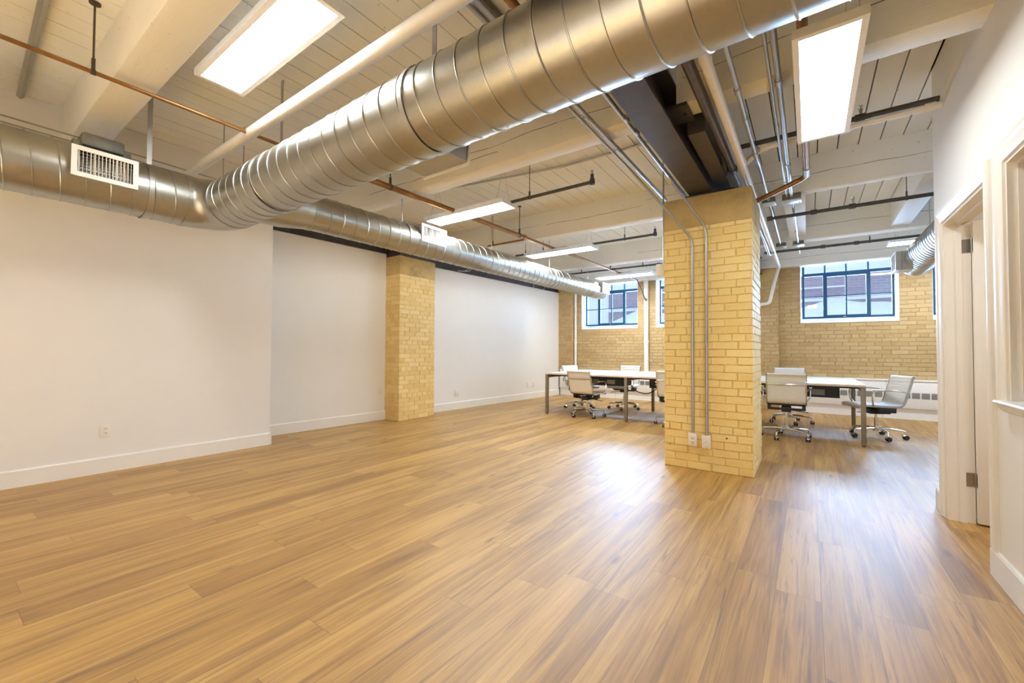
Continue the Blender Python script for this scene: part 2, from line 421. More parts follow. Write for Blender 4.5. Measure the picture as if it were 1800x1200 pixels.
struct(MB().box(-6.6, -5.95, 2.3, 10.1, 0, Z_CEIL+.05), 'wall_left.003', 'wall', smooth=0)
m = MB(); m.extrude_profile([(0, 0), (.016, 0), (.016, .13), (.008, .142), (0, .142)], (-5.74, 2.416, 0), (-5.225, 2.416, 0), (0, 1, 0))
struct(m, 'baseboard_left.003', 'trim', smooth=0)
# dark steel beams over the recess walls
def steel_beam(label, a, b, z0, z1, w_=.12):
    a, b = Vector((*a, 0)), Vector((*b, 0)); d = (b-a).normalized(); n = Vector((d.y, -d.x, 0))
    m = MB(); m.extrude_profile([(0, z0), (0, z0+.02), (-.045, z0+.025), (-.045, z1-.025), (0, z1-.02), (0, z1), (-w_, z1), (-w_, z0)], a, b, n)
    for k in range(int((b-a).length/1.1)):
        c = a+d*(.55+1.1*k)
        for s_ in (-.05, .05):
            for h in (.06, .11): m.cyl(c+d*s_+n*-.046+Vector((0, 0, z0+h)), c+d*s_+n*-.03+Vector((0, 0, z0+h)), .011, 6)
    return tag(m.build('steel_beam', 'steel_dark'), label, 'beam')
steel_beam('dark steel beam on top of the white recess wall, nearer the camera', (-5.76, 2.42), (-5.645, 4.40), 2.705, 2.96)
steel_beam('dark steel beam over the far white wall beside the long duct', (-5.575, 5.165), (-5.31, 9.60), 2.645, 2.96)
MB().box(-5.70, -5.33, 4.42, 5.14, 2.65, 2.96).build('wall_filler', 'steel_dark', None, smooth=0)
tag(bpy.data.objects['wall_filler'], 'dark bearing plate on top of the pillar by the side wall', 'plate'); bpy.data.objects['wall_filler'].name = 'bearing_plate'

# ------------------------------------------------------------------ far wall with windows
YF = 9.75; SILL = 1.685
WIN = [(-4.735, -3.285), (-2.865, -1.46), (-.13, 1.277), (1.69, 3.1)]
b = MB(); W0, W1 = -5.35, 3.9
bricks(b, (W0, YF+.006, 0), (1, 0, 0), (0, -1, 0), W1-W0, .6, 2.9, [(p-W0, q-W0, SILL, 3.2) for p, q in WIN]+[(p-W0, q-W0, 0, 3.2) for p, q in ((-5.36, -4.93), (-.93, -.478))], seed=5)
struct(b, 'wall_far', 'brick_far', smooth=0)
b = MB(); xs = [-6.0]+[v for pq in WIN for v in pq]+[5.0]
for i in range(0, len(xs), 2): b.box(xs[i], xs[i+1], YF+.006, YF+.42, 0, 3.3)
for p, q in WIN: b.box(p, q, YF+.006, YF+.42, 0, SILL)
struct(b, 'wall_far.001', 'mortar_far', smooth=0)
for i, (p, q) in enumerate(WIN):                                   # white painted reveals and sloping sill
    m = MB(); m.box(p, p+.006, YF, YF+.40, SILL, 3.2); m.box(q-.006, q, YF, YF+.40, SILL, 3.2)
    m.extrude_profile([(-.012, -.012), (-.012, .012), (.24, .075), (.40, .075), (.40, -.012)], (p, YF, SILL), (q, YF, SILL), (0, 1, 0))
    struct(m, 'trim_%d' % (i+1), 'brick_white', smooth=0)
def window(idx, p, q):
    y = YF+.19; z0, z1, zt = SILL+.085, 2.95, 2.615
    F = MB(); t = .036; L, R = p+.03, q-.03
    F.box(L, L+t, y, y+.06, z0, z1); F.box(R-t, R, y, y+.06, z0, z1)
    for (za, zb) in ((z0, z0+t), (zt-.027, zt+.027), (z1-t, z1)): F.box(L+t, R-t, y+.002, y+.058, za, zb)
    o = struct(F, 'window_%d' % idx, 'frame_glare', smooth=0)
    wdt = R-L; a, bq = L+wdt*.265, L+wdt*.735
    m = MB(); zl, zh = z0+t, zt-.027
    for xx in (a, bq): m.box(xx-.030, xx+.030, y-.010, y+.050, zl, zh)
    m.box(a+.030, bq-.030, y-.008, y+.048, zl, zl+.024); m.box(a+.030, bq-.030, y-.008, y+.048, zh-.03, zh)
    m.build('casement_frame', 'frame_glare', o, smooth=0)
    m = MB(); zm = (z0+zt)/2-.005; c = (a+bq)/2
    for (xa, xb) in ((L+t, a-.030), (a+.030, c-.012), (c+.012, bq-.030), (bq+.030, R-t)): m.box(xa, xb, y+.012, y+.045, zm-.010, zm+.010)
    m.box(c-.012, c+.012, y+.010, y+.047, zl+.024, zh-.03)
    for xx in (a, c, bq): m.box(xx-.013, xx+.013, y+.012, y+.045, zt+.027, z1-t)
    m.build('glazing_bar', 'frame_glare', o, smooth=0)
    MB().box(L, R, y+.027, y+.031, z0, z1).build('pane', 'glass', o, smooth=0)
    h = MB(); h.bbox(c-.05, c-.01, y-.026, y-.008, z0+.012, z0+.03, .003); h.build('latch', 'hinge', o)
for i, (p, q) in enumerate(WIN): window(i+1, p, q)
# brick piers that stand out from the far wall
def pier(label, x0, x1, seed, zs=.004):
    t = thing('brick_pier', label, 'pillar', ((x0+x1)/2, YF-.07, zs-.003)); b = MB(); g = .006; y0 = 9.61
    bricks(b, (x0, y0+g, 0), (1, 0, 0), (0, -1, 0), x1-x0, zs, 2.5, seed=seed)
    bricks(b, (x0+g, y0, 0), (0, 1, 0), (-1, 0, 0), YF-y0, zs, 2.5, seed=seed+1)
    bricks(b, (x1-g, y0, 0), (0, 1, 0), (1, 0, 0), YF-y0, zs, 2.5, seed=seed+2)
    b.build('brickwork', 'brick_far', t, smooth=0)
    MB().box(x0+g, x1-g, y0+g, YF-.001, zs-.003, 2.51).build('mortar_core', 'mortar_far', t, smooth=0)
    MB().bbox(x0, x1, y0, YF-.001, 2.5, 2.76, .008).build('concrete_cap', 'cap', t)
pier('brick pier in the far corner beside the white wall', -5.33, -4.93, 51, .672)
pier('brick pier on the far wall just right of the big pillar', -.93, -.478, 61)

# ------------------------------------------------------------------ right wall, door, pass-through
XR = .757
def casing_frame(mb, y0, y1, z0, z1, wid=.085, zr=0):                   # mitred moulded casing round an opening in the plane x=XR
    prof = [(-.001, 0), (.012, 0), (.016, .01), (.012, .018), (.018, .05), (.024, .062), (.026, .08), (.018, wid), (-.001, wid)]
    path = [(y1, z0, 1, 0), (y1, z1, 1, 1), (y0, z1, -1, 1), (y0, z0+zr, -1, 0)]
    R_ = [[mb.bm.verts.new((XR-o_, y_+sy*w_, z_+sz*w_)) for o_, w_ in prof] for (y_, z_, sy, sz) in path]; n = len(prof)
    for A_, B_ in zip(R_, R_[1:]):
        for i in range(n): mb.bm.faces.new((A_[i], A_[(i+1) % n], B_[(i+1) % n], B_[i]))
    mb.bm.faces.new(R_[0][::-1]); mb.bm.faces.new(R_[-1])
def casing(mb, a, b, inward, wid=.085):                           # moulded casing strip from a to b on the plane x=XR
    prof = [(0, 0), (.012, 0), (.016, .01), (.012, .018), (.018, .05), (.024, .062), (.026, .08), (.018, wid), (0, wid)]
    mb.extrude_profile(prof, a, b, (-1, 0, 0), inward)
D0, D1, DH = 3.172, 4.045, 2.013
P0, P1, PS, PH = .9, 2.915, .90, 2.02
m = MB(); th = .125
YE = 4.275
m.box(XR, XR+th, -3.0, P0, 0, Z_CEIL+.05); m.box(XR, XR+th, P0, P1, 0, PS-.02); m.box(XR, XR+th, P0, P1, PH, Z_CEIL+.05)
m.box(XR, XR+th, P1, D0, 0, Z_CEIL+.05); m.box(XR, XR+th, D0, D1, DH, Z_CEIL+.05); m.box(XR, XR+th, D1, YE, 0, Z_CEIL+.05)
struct(m, 'wall_right', 'wall', smooth=0)
m = MB(); m.box(XR+th, 4.9, YE-.12, YE, 0, Z_CEIL+.05); m.box(4.8, 4.9, -3, 5.2, 0, Z_CEIL+.05); m.box(4.8, 4.9, 8.8, 10, 0, Z_CEIL+.05)
m.box(4.8, 4.9, 5.2, 8.8, 0, 1.2); m.box(4.8, 4.9, 5.2, 8.8, 2.45, Z_CEIL+.05)
struct(m, 'wall_right.001', 'wall', smooth=0)
struct(MB().box(-6.6, 5.0, -3.1, -3.0, 0, Z_CEIL+.05), 'wall_back', 'wall', smooth=0)
m = MB()
for y_ in (5.2, 6.38, 7.56, 8.74): m.box(4.82, 4.88, y_, y_+.06, 1.2, 2.45)
for z_ in (1.2, 2.39): m.box(4.82, 4.88, 5.2, 8.8, z_, z_+.06)
wo = struct(m, 'window_6', 'frame_glare', smooth=0); MB().box(4.848, 4.852, 5.22, 8.78, 1.22, 2.43).build('pane', 'glass', wo, smooth=0)  # unseen window, added so that side light reaches the far room
def base_prof(): return [(-.004, 0), (.016, 0), (.016, .128), (.010, .139), (.005, .142), (-.004, .142)]
m = MB(); m.extrude_profile(base_prof(), (XR, -3, 0), (XR, D0, 0), (-1, 0, 0)); struct(m, 'baseboard_right', 'trim', smooth=0)
m = MB(); m.extrude_profile(base_prof(), (XR, D1+.085, 0), (XR, YE+.016, 0), (-1, 0, 0)); m.extrude_profile(base_prof(), (XR-.016, YE, 0), (4.8, YE, 0), (0, 1, 0)); struct(m, 'baseboard_right.001', 'trim', smooth=0)
# door: jamb and casing belong to the frame, the leaf hangs open into the small office
m = MB()
casing_frame(m, D0, D1, 0, DH, .085, .141)
j = .018
m.box(XR-.002, XR+th+.002, D0, D0+j, 0, DH-j); m.box(XR-.002, XR+th+.002, D1-j, D1, 0, DH-j); m.box(XR-.002, XR+th+.002, D0, D1, DH-j, DH)
m.box(XR+.055, XR+.082, D0+j, D0+j+.012, 0, DH-j-.012); m.box(XR+.055, XR+.082, D1-j-.012, D1-j, 0, DH-j-.012); m.box(XR+.055, XR+.082, D0+j, D1-j, DH-j-.012, DH-j)
door = struct(m, 'door_1', 'trim', smooth=0)
lf = MB().bbox(XR+th+.004, XR+th+.75, D1-j-.036, D1-j-.001, .012, DH-j-.004, .003).build('door_leaf', 'trim', door)
for hz in (.24, 1.79):
    h = MB(); h.box(XR+.085, XR+th+.004, D1-j-.0035, D1-j+.001, hz, hz+.09); h.cyl((XR+th+.008, D1-j-.007, hz), (XR+th+.008, D1-j-.007, hz+.09), .0075, 10)
    h.box(XR+th+.004, XR+th+.007, D1-j-.034, D1-j-.003, hz, hz+.09); h.build('hinge', 'hinge', door)
# pass-through opening with casing, deep jamb and stool
m = MB(); casing_frame(m, P0, P1, PS, PH)
m.box(XR-.002, XR+th+.002, P1-j, P1, PS, PH-j); m.box(XR-.002, XR+th+.002, P0, P0+j, PS, PH-j); m.box(XR-.002, XR+th+.002, P0, P1, PH-j, PH)
for xx in (.03, .075): m.box(XR+xx, XR+xx+.02, P1-j-.013, P1-j, PS, PH-j-.013); m.box(XR+xx, XR+xx+.02, P0+j, P0+j+.013, PS, PH-j-.013); m.box(XR+xx, XR+xx+.02, P0+j, P1-j, PH-j-.013, PH-j)
win5 = struct(m, 'window_5', 'trim', smooth=0)
m = MB(); m.extrude_profile([(-.13, 0), (.045, 0), (.05, -.008), (.045, -.018), (.035, -.02), (.032, -.032), (.024, -.045), (.012, -.055), (0, -.058), (-.002, -.02), (-.13, -.02)], (XR, P0-.1, PS), (XR, P1+.035, PS), (-1, 0, 0))
m.build('sill', 'trim', win5, smooth=0)
MB().box(XR+.06, XR+.066, P0+j, P1-j, PS, PH-j).build('pane', 'glass', win5, smooth=0)
struct(MB().box(XR+th, 4.8, -3.0, YE-.12, 2.62, 2.70), 'ceiling.002', 'wall', smooth=0)

# ------------------------------------------------------------------ timber beams
def crack(mb, xa, xb, yf, zc, seed, wob=.010, th=.0024):
    r = random.Random(seed); n = max(4, int((xb-xa)/.12)); z = zc; pts = []
    for i in range(n+1):
        z += r.uniform(-wob, wob); pts.append((xa+(xb-xa)*i/n, z))
    for (x0, za), (x1, zb) in zip(pts, pts[1:]):
        t = th*r.uniform(.4, 1.1)
        mb.face([(x0, yf, za-t), (x1, yf, zb-t), (x1, yf, zb+t), (x0, yf, za+t)])
def timber(label, x0, x1, y0, y1, z0=Z_BEAM, cracks=(), yaw=0):
    t = thing('timber_beam', label, 'beam', ((x0+x1)/2, (y0+y1)/2, z0))
    MB().bbox(x0, x1, y0, y1, z0, Z_CEIL+.005, .008).build('beam_body', 'beam', t)
    if cracks:
        m = MB()
        for (a, b_, f, sd) in cracks: crack(m, a, b_, y0-.0012, z0+f, sd)
        c = m.build('crack_line', 'crack', t, smooth=0); c['label'] = 'dark split along the timber face'
XS0, XS1 = -.95, -.745
timber('white timber beam nearest the camera, crossing the top corner', -5.6, XR+.12, .66, .875)
timber('white timber beam just behind the big duct, running to the steel girder', -5.6, XS0-.004, 3.005, 3.205, cracks=[(-4.2, -2.3, .12, 3), (-2.9, -1.2, .2, 4)])
timber('white timber beam above the LED panel near the office door, butting the girder', XS1+.004, 4.8, 3.005, 3.195, cracks=[(-.7, .5, .18, 5)])
timber('white cracked timber beam between the two nearest long lights, left of the pillar', -5.6, XS0-.004, 5.37, 5.545, cracks=[(-3.2, -1.75, .17, 6), (-4.0, -3.3, .21, 7), (-1.7, -1.1, .25, 8)])
timber('white cracked timber beam behind the conduits right of the pillar', XS1+.004, 4.8, 5.375, 5.50, cracks=[(-.55, 1.6, .18, 9)])
timber('white timber beam behind the second row of lights, left of the pillar', -5.6, XS0-.004, 7.72, 7.92, cracks=[(-2.6, -2.0, .14, 10)])
timber('white cracked timber beam above the last junction boxes', XS1+.004, 4.8, 7.72, 7.92, cracks=[(-.5, 2.2, .19, 11)])
timber('white timber beam along the top of the window wall', -5.6, 4.8, 9.56, YF+.08, z0=2.765, cracks=[(-1.0, 2.2, .16, 12), (-3.9, -2.6, .2, 13)])
# short trimmer blocks between two beams
def trimmer(label, x0, x1, z0=2.90):
    t = MB().bbox(x0, x1, 5.50, 7.72, z0, Z_CEIL+.004, .006).build('timber_trimmer', 'beam'); tag(t, label, 'beam')
trimmer('short white trimmer under the conduit boxes, between two timber beams', -.235, -.02)
trimmer('short white trimmer close to the return duct, between two timber beams', .93, 1.13, 2.86)
# steel girder over the pillar
g = MB()
g.extrude_profile([(-.1025, 0), (.1025, 0), (.1025, .018), (.008, .026), (.008, .302), (.1025, .31), (.1025, .33), (-.1025, .33), (-.1025, .31), (-.008, .302), (-.008, .026), (-.1025, .018)], (-.8475, -3.0, 2.66), (-.8475, 9.6, 2.66), (1, 0, 0))
gt = thing('steel_girder', 'dark steel girder running over the free-standing pillar', 'beam', (-.8475, 3.3, 2.66))
g.build('girder_body', 'steel_dark', gt, smooth=0)
for (y0, y1) in ((2.98, 3.22), (5.35, 5.56), (7.70, 7.94)):
    m = MB(); m.box(-.84, -.665, y0, y1, 2.805, 2.828); m.box(-.84, -.825, y0, y1, 2.70, 2.81); m.cyl((-.70, (y0+y1)/2, 2.805), (-.70, (y0+y1)/2, 2.79), .014, 6)
    m.box(-1.03, -.855, y0, y1, 2.805, 2.828); m.build('beam_seat', 'steel_dark', gt, smooth=0)
MB().box(-1.0, -.55, 4.36, 5.03, 2.633, 2.66).build('bearing_plate', 'steel_dark', gt, smooth=0)
m = MB(); m.box(-.72, -.60, 3.25, 5.02, 2.72, 2.95); m.build('side_channel', 'steel_dark', gt, smooth=0)
m = MB()
for k in range(4):
    yy = 3.75+.06*k; m.tube(bend([(-.60, yy, 2.93), (-.575, yy+.02, 2.76), (-.59, yy+.25, 2.70), (-.60, yy+.3, 2.9)], .06), .006, 6)
tag(m.build('cable_bundle', 'black'), 'bundle of black cables hanging beside the steel girder', 'cable')

# ------------------------------------------------------------------ ducts
def spiral(mb, pts, r, pitch=.128, rid=.0045, phase=0.0, radii=None, closed=True, nseg=56):
    pts = [Vector(p) for p in pts]; dense = [pts[0]]
    for a, b_ in zip(pts, pts[1:]):
        n = max(1, int((b_-a).length/.012))
        for i in range(1, n+1): dense.append(a.lerp(b_, i/n))
    mb.tube(pts, r, nseg, closed, radii)
    s = 0.0; helix = []; nrm = None
    for i, p in enumerate(dense):
        d = (dense[min(i+1, len(dense)-1)]-dense[max(i-1, 0)]).normalized()
        if i: s += (p-dense[i-1]).length
        if nrm is None: nrm = d.cross(Vector((0, 0, 1))).normalized()
        else: nrm = (nrm-d*nrm.dot(d)).normalized()
        bn = d.cross(nrm)
        sub = 4
        for k in range(sub):
            if i+1 >= len(dense): break
            q = p.lerp(dense[i+1], k/sub); ss = s+(dense[i+1]-p).length*k/sub
            th_ = phase+2*PI*ss/pitch
            helix.append(q+(nrm*math.cos(th_)+bn*math.sin(th_))*(r+.0005))
    mb.tube(helix, rid, 5, True)
def register(parent, x0, x1, y0, y1, z0, z1, facing, nv=15, rows=7, mat_box='galv'):
    """boxy duct boot with a louvred face at x1 (facing +1 or -1 along X) or y (facing 'y')"""
    bx = MB(); bx.box(x0, x1, y0+.012, y1-.012, z0+.012, z1-.012); bx.build('register_boot', mat_box, parent, smooth=0)
    s = facing; t = .028; f = MB()
    xa, xb = x1, x1+s*.012
    f.box(xa, xb, y0, y1, z1-t, z1); f.box(xa, xb, y0, y1, z0, z0+t); f.box(xa, xb, y0, y0+t, z0+t, z1-t); f.box(xa, xb, y1-t, y1, z0+t, z1-t)
    fr = f.build('register_frame', 'white_metal', parent, smooth=0)
    lv = MB()
    for i in range(nv):
        yy = y0+t+(y1-y0-2*t)*(i+.5)/nv; a = rnd.uniform(.25, .6)
        Mx = Matrix.Translation((x1-s*.004, yy, (z0+z1)/2)) @ Matrix.Rotation(a*s, 4, 'Z')
        lv.box(-.009, .009, -.0012, .0012, -(z1-z0)/2+t, (z1-z0)/2-t, Mx)
    lv.build('louver_set', 'white_metal', fr, smooth=0)
    lv = MB()
    for i in range(rows):
        zz = z0+t+(z1-z0-2*t)*(i+.5)/rows; lv.box(x1-s*.022, x1-s*.012, y0+t, y1-t, zz-.003, zz+.003)
    lv.box(x1-s*.0005, x1+s*.0015, y0+t, y1-t, z0+t, z1-t) if False else None
    lv.build('rear_louver_set', 'louver', fr, smooth=0)
    MB().box(x1+s*.0004, x1-s*.026, y0+t, y1-t, z0+t, z1-t) if False else None
    k = MB(); k.face([(x1+s*.0006, y0+t, z0+t), (x1+s*.0006, y1-t, z0+t), (x1+s*.0006, y1-t, z1-t), (x1+s*.0006, y0+t, z1-t)])
    k.bm.free()
# trunk duct: straight run along the side wall, elbow, big run across the room
ZD, YD, XD, RD = 2.392, 1.549, -4.355, .2104
EB = .286
trunk = thing('spiral_duct', 'large galvanised spiral duct crossing overhead and turning along the white side wall', 'duct', (-2.0, YD, ZD-RD))
run = MB(); spiral(run, [(XD, -2.9, ZD), (XD, YD-EB, ZD)], RD, .128, phase=1.9); run.build('side_run', 'galv', trunk, smooth=40)
el = MB(); ep = arc((XD+EB, YD-EB, ZD), PI, PI/2, EB, (1, 0, 0), (0, 1, 0), 14); el.tube(ep, RD+.002, 56, False)
for i in (0, 14): el.ring(ep[i], (0, 1, 0) if i == 0 else (1, 0, 0), RD+.001, .03, .004, 56)
el.build('elbow', 'galv', trunk, smooth=40)
run = MB(); spiral(run, [(XD+EB, YD, ZD), (.55, YD, ZD+.012), (XR+.02, YD, ZD+.012)], RD, .134, phase=.6); run.build('cross_run', 'galv', trunk, smooth=40)
for (c, ax) in (((XD, 1.01, ZD), (0, 1, 0)), ((-1.637, YD, ZD+.006), (1, 0, 0)), ((-3.30, YD, ZD), (1, 0, 0))):
    s_ = MB(); s_.ring(c, ax, RD+.004, .032, .004, 56)
    cx, cy = c[0], c[1]
    if ax[1]: s_.box(cx+RD*.55, cx+RD*.55+.004, cy-.016, cy+.016, ZD+.19, Z_CEIL)
    else: s_.box(cx-.016, cx+.016, cy+.02, cy+.024, ZD+.2, Z_CEIL)
    s_.build('hanger_strap', 'galv_dull', trunk)
for (x_, y_) in ((-4.40, 1.58), (-4.28, 1.70)): MB().cyl((x_, y_, ZD+.02), (x_, y_, Z_CEIL), .005, 6).build('hanger_rod', 'galv_dull', trunk)
def register_x(parent, xin, xface, y0, y1, z0, z1, s=1, nv=15, rows=7):
    bx = MB(); y0i, y1i, z0i, z1i = y0+.008, y1-.008, z0+.008, z1-.008
    # open-fronted boot: four walls and a dark back
    bx.box(xin, xface, y0i, y0i+.004, z0i, z1i); bx.box(xin, xface, y1i-.004, y1i, z0i, z1i)
    bx.box(xin, xface, y0i, y1i, z0i, z0i+.004); bx.box(xin, xface, y0i, y1i, z1i-.004, z1i)
    bx.build('register_boot', 'boot_metal', parent, smooth=0)
    t = .03; f = MB(); xa, xb = xface, xface+s*.010
    for (a, b_, c, d) in ((y0, y1, z1-t, z1), (y0, y1, z0, z0+t), (y0, y0+t, z0+t, z1-t), (y1-t, y1, z0+t, z1-t)): f.box(xa, xb, a, b_, c, d)
    for yy in (y0+.014, y1-.014): f.cyl((xb, yy, (z0+z1)/2), (xb+s*.003, yy, (z0+z1)/2), .005, 8)
    fr = f.build('register_frame', 'white_metal', parent, smooth=0)
    lv = MB()
    for i in range(nv):
        yy = y0+t+(y1-y0-2*t)*(i+.5)/nv; a = rnd.uniform(-.5, .5)
        Mx = Matrix.Translation((xface-s*.006, yy, (z0+z1)/2)) @ Matrix.Rotation(a, 4, 'Z')
        lv.box(-.010, .010, -.0013, .0013, -(z1-z0)/2+t, (z1-z0)/2-t, Mx)
    lv.build('louver_set', 'white_metal', fr, smooth=0)
    lv = MB()
    for i in range(rows):
        zz = z0+t+(z1-z0-2*t)*(i+.5)/rows; lv.box(xface-s*.034, xface-s*.022, y0+t, y1-t, zz-.0025, zz+.0025)
    lv.build('rear_louver_set', 'louver', fr, smooth=0)
    MB().box(xface-s*.06, xface-s*.055, y0i, y1i, z0i, z1i).build('dark_throat', 'black', fr, smooth=0)
register_x(trunk, XD+.1, -4.103, .564, .916, 2.315, 2.527, 1, 15, 7)
tp = MB(); NT_ = 8
def on_duct(x_, a_): return Vector((x_, YD+.006-math.cos(a_)*(RD+.0035), ZD+.012+math.sin(a_)*(RD+.0035)))
for k_ in range(NT_):
    a0_, a1_ = -.12+.075*k_, -.12+.075*(k_+1); w0_, w1_ = (.02 if k_ == 0 else .034), .034
    tp.face([on_duct(-.655-w0_/2, a0_), on_duct(-.655+w0_/2, a0_), on_duct(-.655+w1_/2, a1_), on_duct(-.655-w1_/2, a1_)])
tp.build('tape_strip', 'pipe_white', trunk, smooth=0)
# boot under the cross run, on the side away from the camera
bt = MB(); bt.box(-2.094, -1.714, YD+.12, YD+.38, 2.286, 2.49); bt.build('rear_boot', 'galv_dull', trunk, smooth=0)
bt = MB(); bt.box(-2.108, -1.70, YD+.38, YD+.391, 2.272, 2.505); bt.build('rear_register', 'white_metal', trunk, smooth=0)
p_ = MB()
for (x_, z_, l_) in ((-.93, 2.60, .10), (-1.55, 2.53, .02), (-1.42, 2.50, .02)):
    pass
p_.bm.free()
act = thing('duct_controller', 'dark control box on top of the side duct behind the white register', 'control box', (-4.29, .76, ZD+RD-.01))
MB().bbox(-4.38, -4.21, .63, .86, ZD+RD-.02, ZD+RD+.075, .015).build('case', 'boxgrey', act); MB().bbox(-4.34, -4.25, .59, .905, ZD+RD-.02, ZD+RD+.02, .006).build('bracket', 'boxgrey', act)
# branch duct along the far part of the side wall
XB, RB = -3.741, .1637
br = thing('spiral_duct', 'slimmer galvanised spiral duct running along the far white wall', 'duct', (XB, 5.5, ZD-RB))
m = MB(); m.tube([(XB, YD+.02, ZD), (XB, YD+.24, ZD), (XB, YD+.48, ZD)], RB, 48, False, [.205, .20, RB]); m.ring((XB, YD+.48, ZD), (0, 1, 0), RB, .03, .005); m.build('take_off_cone', 'galv', br, smooth=40)
m = MB(); spiral(m, [(XB, YD+.48, ZD), (XB+.03, 3.8, ZD), (XB+.095, 8.43, ZD+.012)], RB, .132, .004); m.build('duct_body', 'galv', br, smooth=40)
register_x(br, XB+.05, -3.556, 3.237, 3.632, 2.362, 2.562, 1, 17, 5)
register_x(br, XB+.1, -3.462, 8.09, 8.445, 2.335, 2.550, 1, 12, 5)
for y_ in (3.1, 4.7, 6.3, 7.8):
    s_ = MB(); xx = XB+.03*(min(y_, 4)-2.1)/1.9+(.07*(y_-4)/5 if y_ > 4 else 0); s_.ring((xx, y_, ZD+.005), (0, 1, 0), RB+.002, .028, .004, 48); s_.cyl((xx, y_, ZD+RB), (xx, y_, Z_CEIL), .005, 6); s_.build('hanger_rod', 'galv_dull', br)
# return duct by the right-hand window
rd = thing('spiral_duct', 'short galvanised spiral duct ending by the window beyond the office corner', 'duct', (1.30, 7.4, 2.26))
m = MB(); spiral(m, [(1.305, 4.9, 2.467), (1.305, 8.5, 2.467)], .20, .105, .005); m.build('duct_body', 'galv', rd, smooth=40)
s_ = MB(); s_.ring((1.305, 7.6, 2.467), (0, 1, 0), .202, .03, .004, 48); s_.cyl((1.305, 7.6, 2.66), (1.305, 7.6, Z_CEIL), .006, 6); s_.build('hanger_rod', 'galv_dull', rd)
register_x(rd, 1.22, 1.022, 7.97, 8.36, 2.288, 2.563, -1, 10, 5)

# ------------------------------------------------------------------ LED panels
def led(label, x0, x1, y0, y1, z, ztop=Z_CEIL, mat='led'):
    t = thing('ceiling_light', label, 'light', ((x0+x1)/2, (y0+y1)/2, z), group='white LED panel lights hung from the ceiling')
    f = MB(); e = .028
    for (a, b_, c, d) in ((x0, x1, y0, y0+e), (x0, x1, y1-e, y1), (x0, x0+e, y0+e, y1-e), (x1-e, x1, y0+e, y1-e)): f.box(a, b_, c, d, z, z+.045)
    f.box(x0+e, x1-e, y0+e, y1-e, z+.03, z+.045); f.build('frame', 'white_metal', t, smooth=0)
    MB().box(x0+e, x1-e, y0+e, y1-e, z+.004, z+.010).build('diffuser', mat, t, smooth=0)
    cx, cy = (x0+x1)/2, (y0+y1)/2
    MB().bbox(cx-.15, cx+.15, cy-.05, cy+.05, z+.045, z+.085, .005).build('driver_box', 'galv_dull', t)
    lx = x1-x0 > y1-y0
    for s in (-1, 1):
        wv = MB()
        if lx:
            px = cx+s*(x1-x0)*.42
            for q in (y0+.02, y1-.02): wv.cyl((px, q, z+.045), (px, cy, ztop), .0016, 5)
        else:
            py = cy+s*(y1-y0)*.42
            for q in (cx+.06, cx+.12): wv.cyl((q, py, z+.045), (cx+.10, py, ztop), .0016, 5)
        wv.build('suspension_wire', 'galv_dull', t, smooth=0)
    return t
led('largest white LED panel, hung above the near end of the big duct', -3.235, -2.005, .985, 1.275, 2.90, mat='led_near')
led('white LED panel hung lengthwise beside the office door wall', -.055, .237, 2.40, 3.64, 2.625, mat='led_dim')
led('white LED panel behind the louvred register of the long duct', -3.915, -2.685, 3.60, 3.89, 2.74)
led('white LED panel in the middle of the row along the far white wall', -3.90, -2.68, 5.83, 6.13, 2.72)
led('white LED panel hung in front of the window by the far white wall', -3.77, -2.56, 8.38, 8.70, 2.70)
led('white LED panel partly behind the round duct at the right-hand window', .99, 2.2, 8.28, 8.60, 2.755)

# ------------------------------------------------------------------ pipes
def pipe(name, label, cat, pts, r, mat, bendr=.05, n=14, fit=(), fitr=1.35, group=None, ends=()):
    """pipe with couplings at the points fit; hangers at points ends=(x,y,z): a rod to the ceiling with a loop"""
    path = bend(pts, bendr) if len(pts) > 2 else [Vector(p) for p in pts]
    a = Vector(pts[0])
    if not fit and not ends:
        return tag(MB().tube(path, r, n).build(name, mat), label, cat, group)
    t = thing(name, label, cat, a, group=group)
    MB().tube(path, r, n).build('pipe_run', mat, t)
    for (p, d) in fit:
        p = Vector(p); d = Vector(d).normalized(); MB().cyl(p-d*.028, p+d*.028, r*fitr, n).build('coupling', mat, t)
    for p in ends:
        m = MB(); m.ring(p, (Vector(pts[1])-Vector(pts[0])), r, .022, .004, 20); m.cyl((p[0], p[1], p[2]+r), (p[0], p[1], p[2]+r+.05), .011, 8); m.cyl((p[0], p[1], p[2]+r), (p[0], p[1], Z_CEIL), .0045, 6); m.cyl((p[0], p[1], Z_CEIL-.008), (p[0], p[1], Z_CEIL), .028, 10)
        m.build('pipe_hanger', 'pipe_dark', t)
    return t
pipe('insulated_pipe', 'thick white pipe running above and parallel to the big duct', 'pipe', [(-5.24, 1.43, 2.785), (XR, 1.43, 2.785)], .041, 'pipe_white', n=24)
sm = thing('sprinkler_main', 'long copper brown sprinkler main running the length of the ceiling', 'pipe', (-3.4, 3.0, 2.78))
for (pts_, r_) in (([(-3.50, -2.9, 2.778), (-3.475, 2.1, 2.778)], .0125), ([(-3.475, 2.1, 2.778), (-3.37, 5.05, 2.778)], .0285), ([(-3.37, 5.05, 2.778), (-3.22, 8.72, 2.775)], .021)):
    MB().tube(pts_, r_, 16).build('pipe_run', 'copper', sm)
for (p_, r_) in (((-3.475, 2.1, 2.778), .034), ((-3.37, 5.05, 2.778), .034), ((-3.34, 6.0, 2.778), .028), ((-3.225, 8.68, 2.775), .028)):
    MB().cyl((p_[0], p_[1]-.03, p_[2]), (p_[0], p_[1]+.03, p_[2]), r_, 16).build('coupling', 'copper', sm)
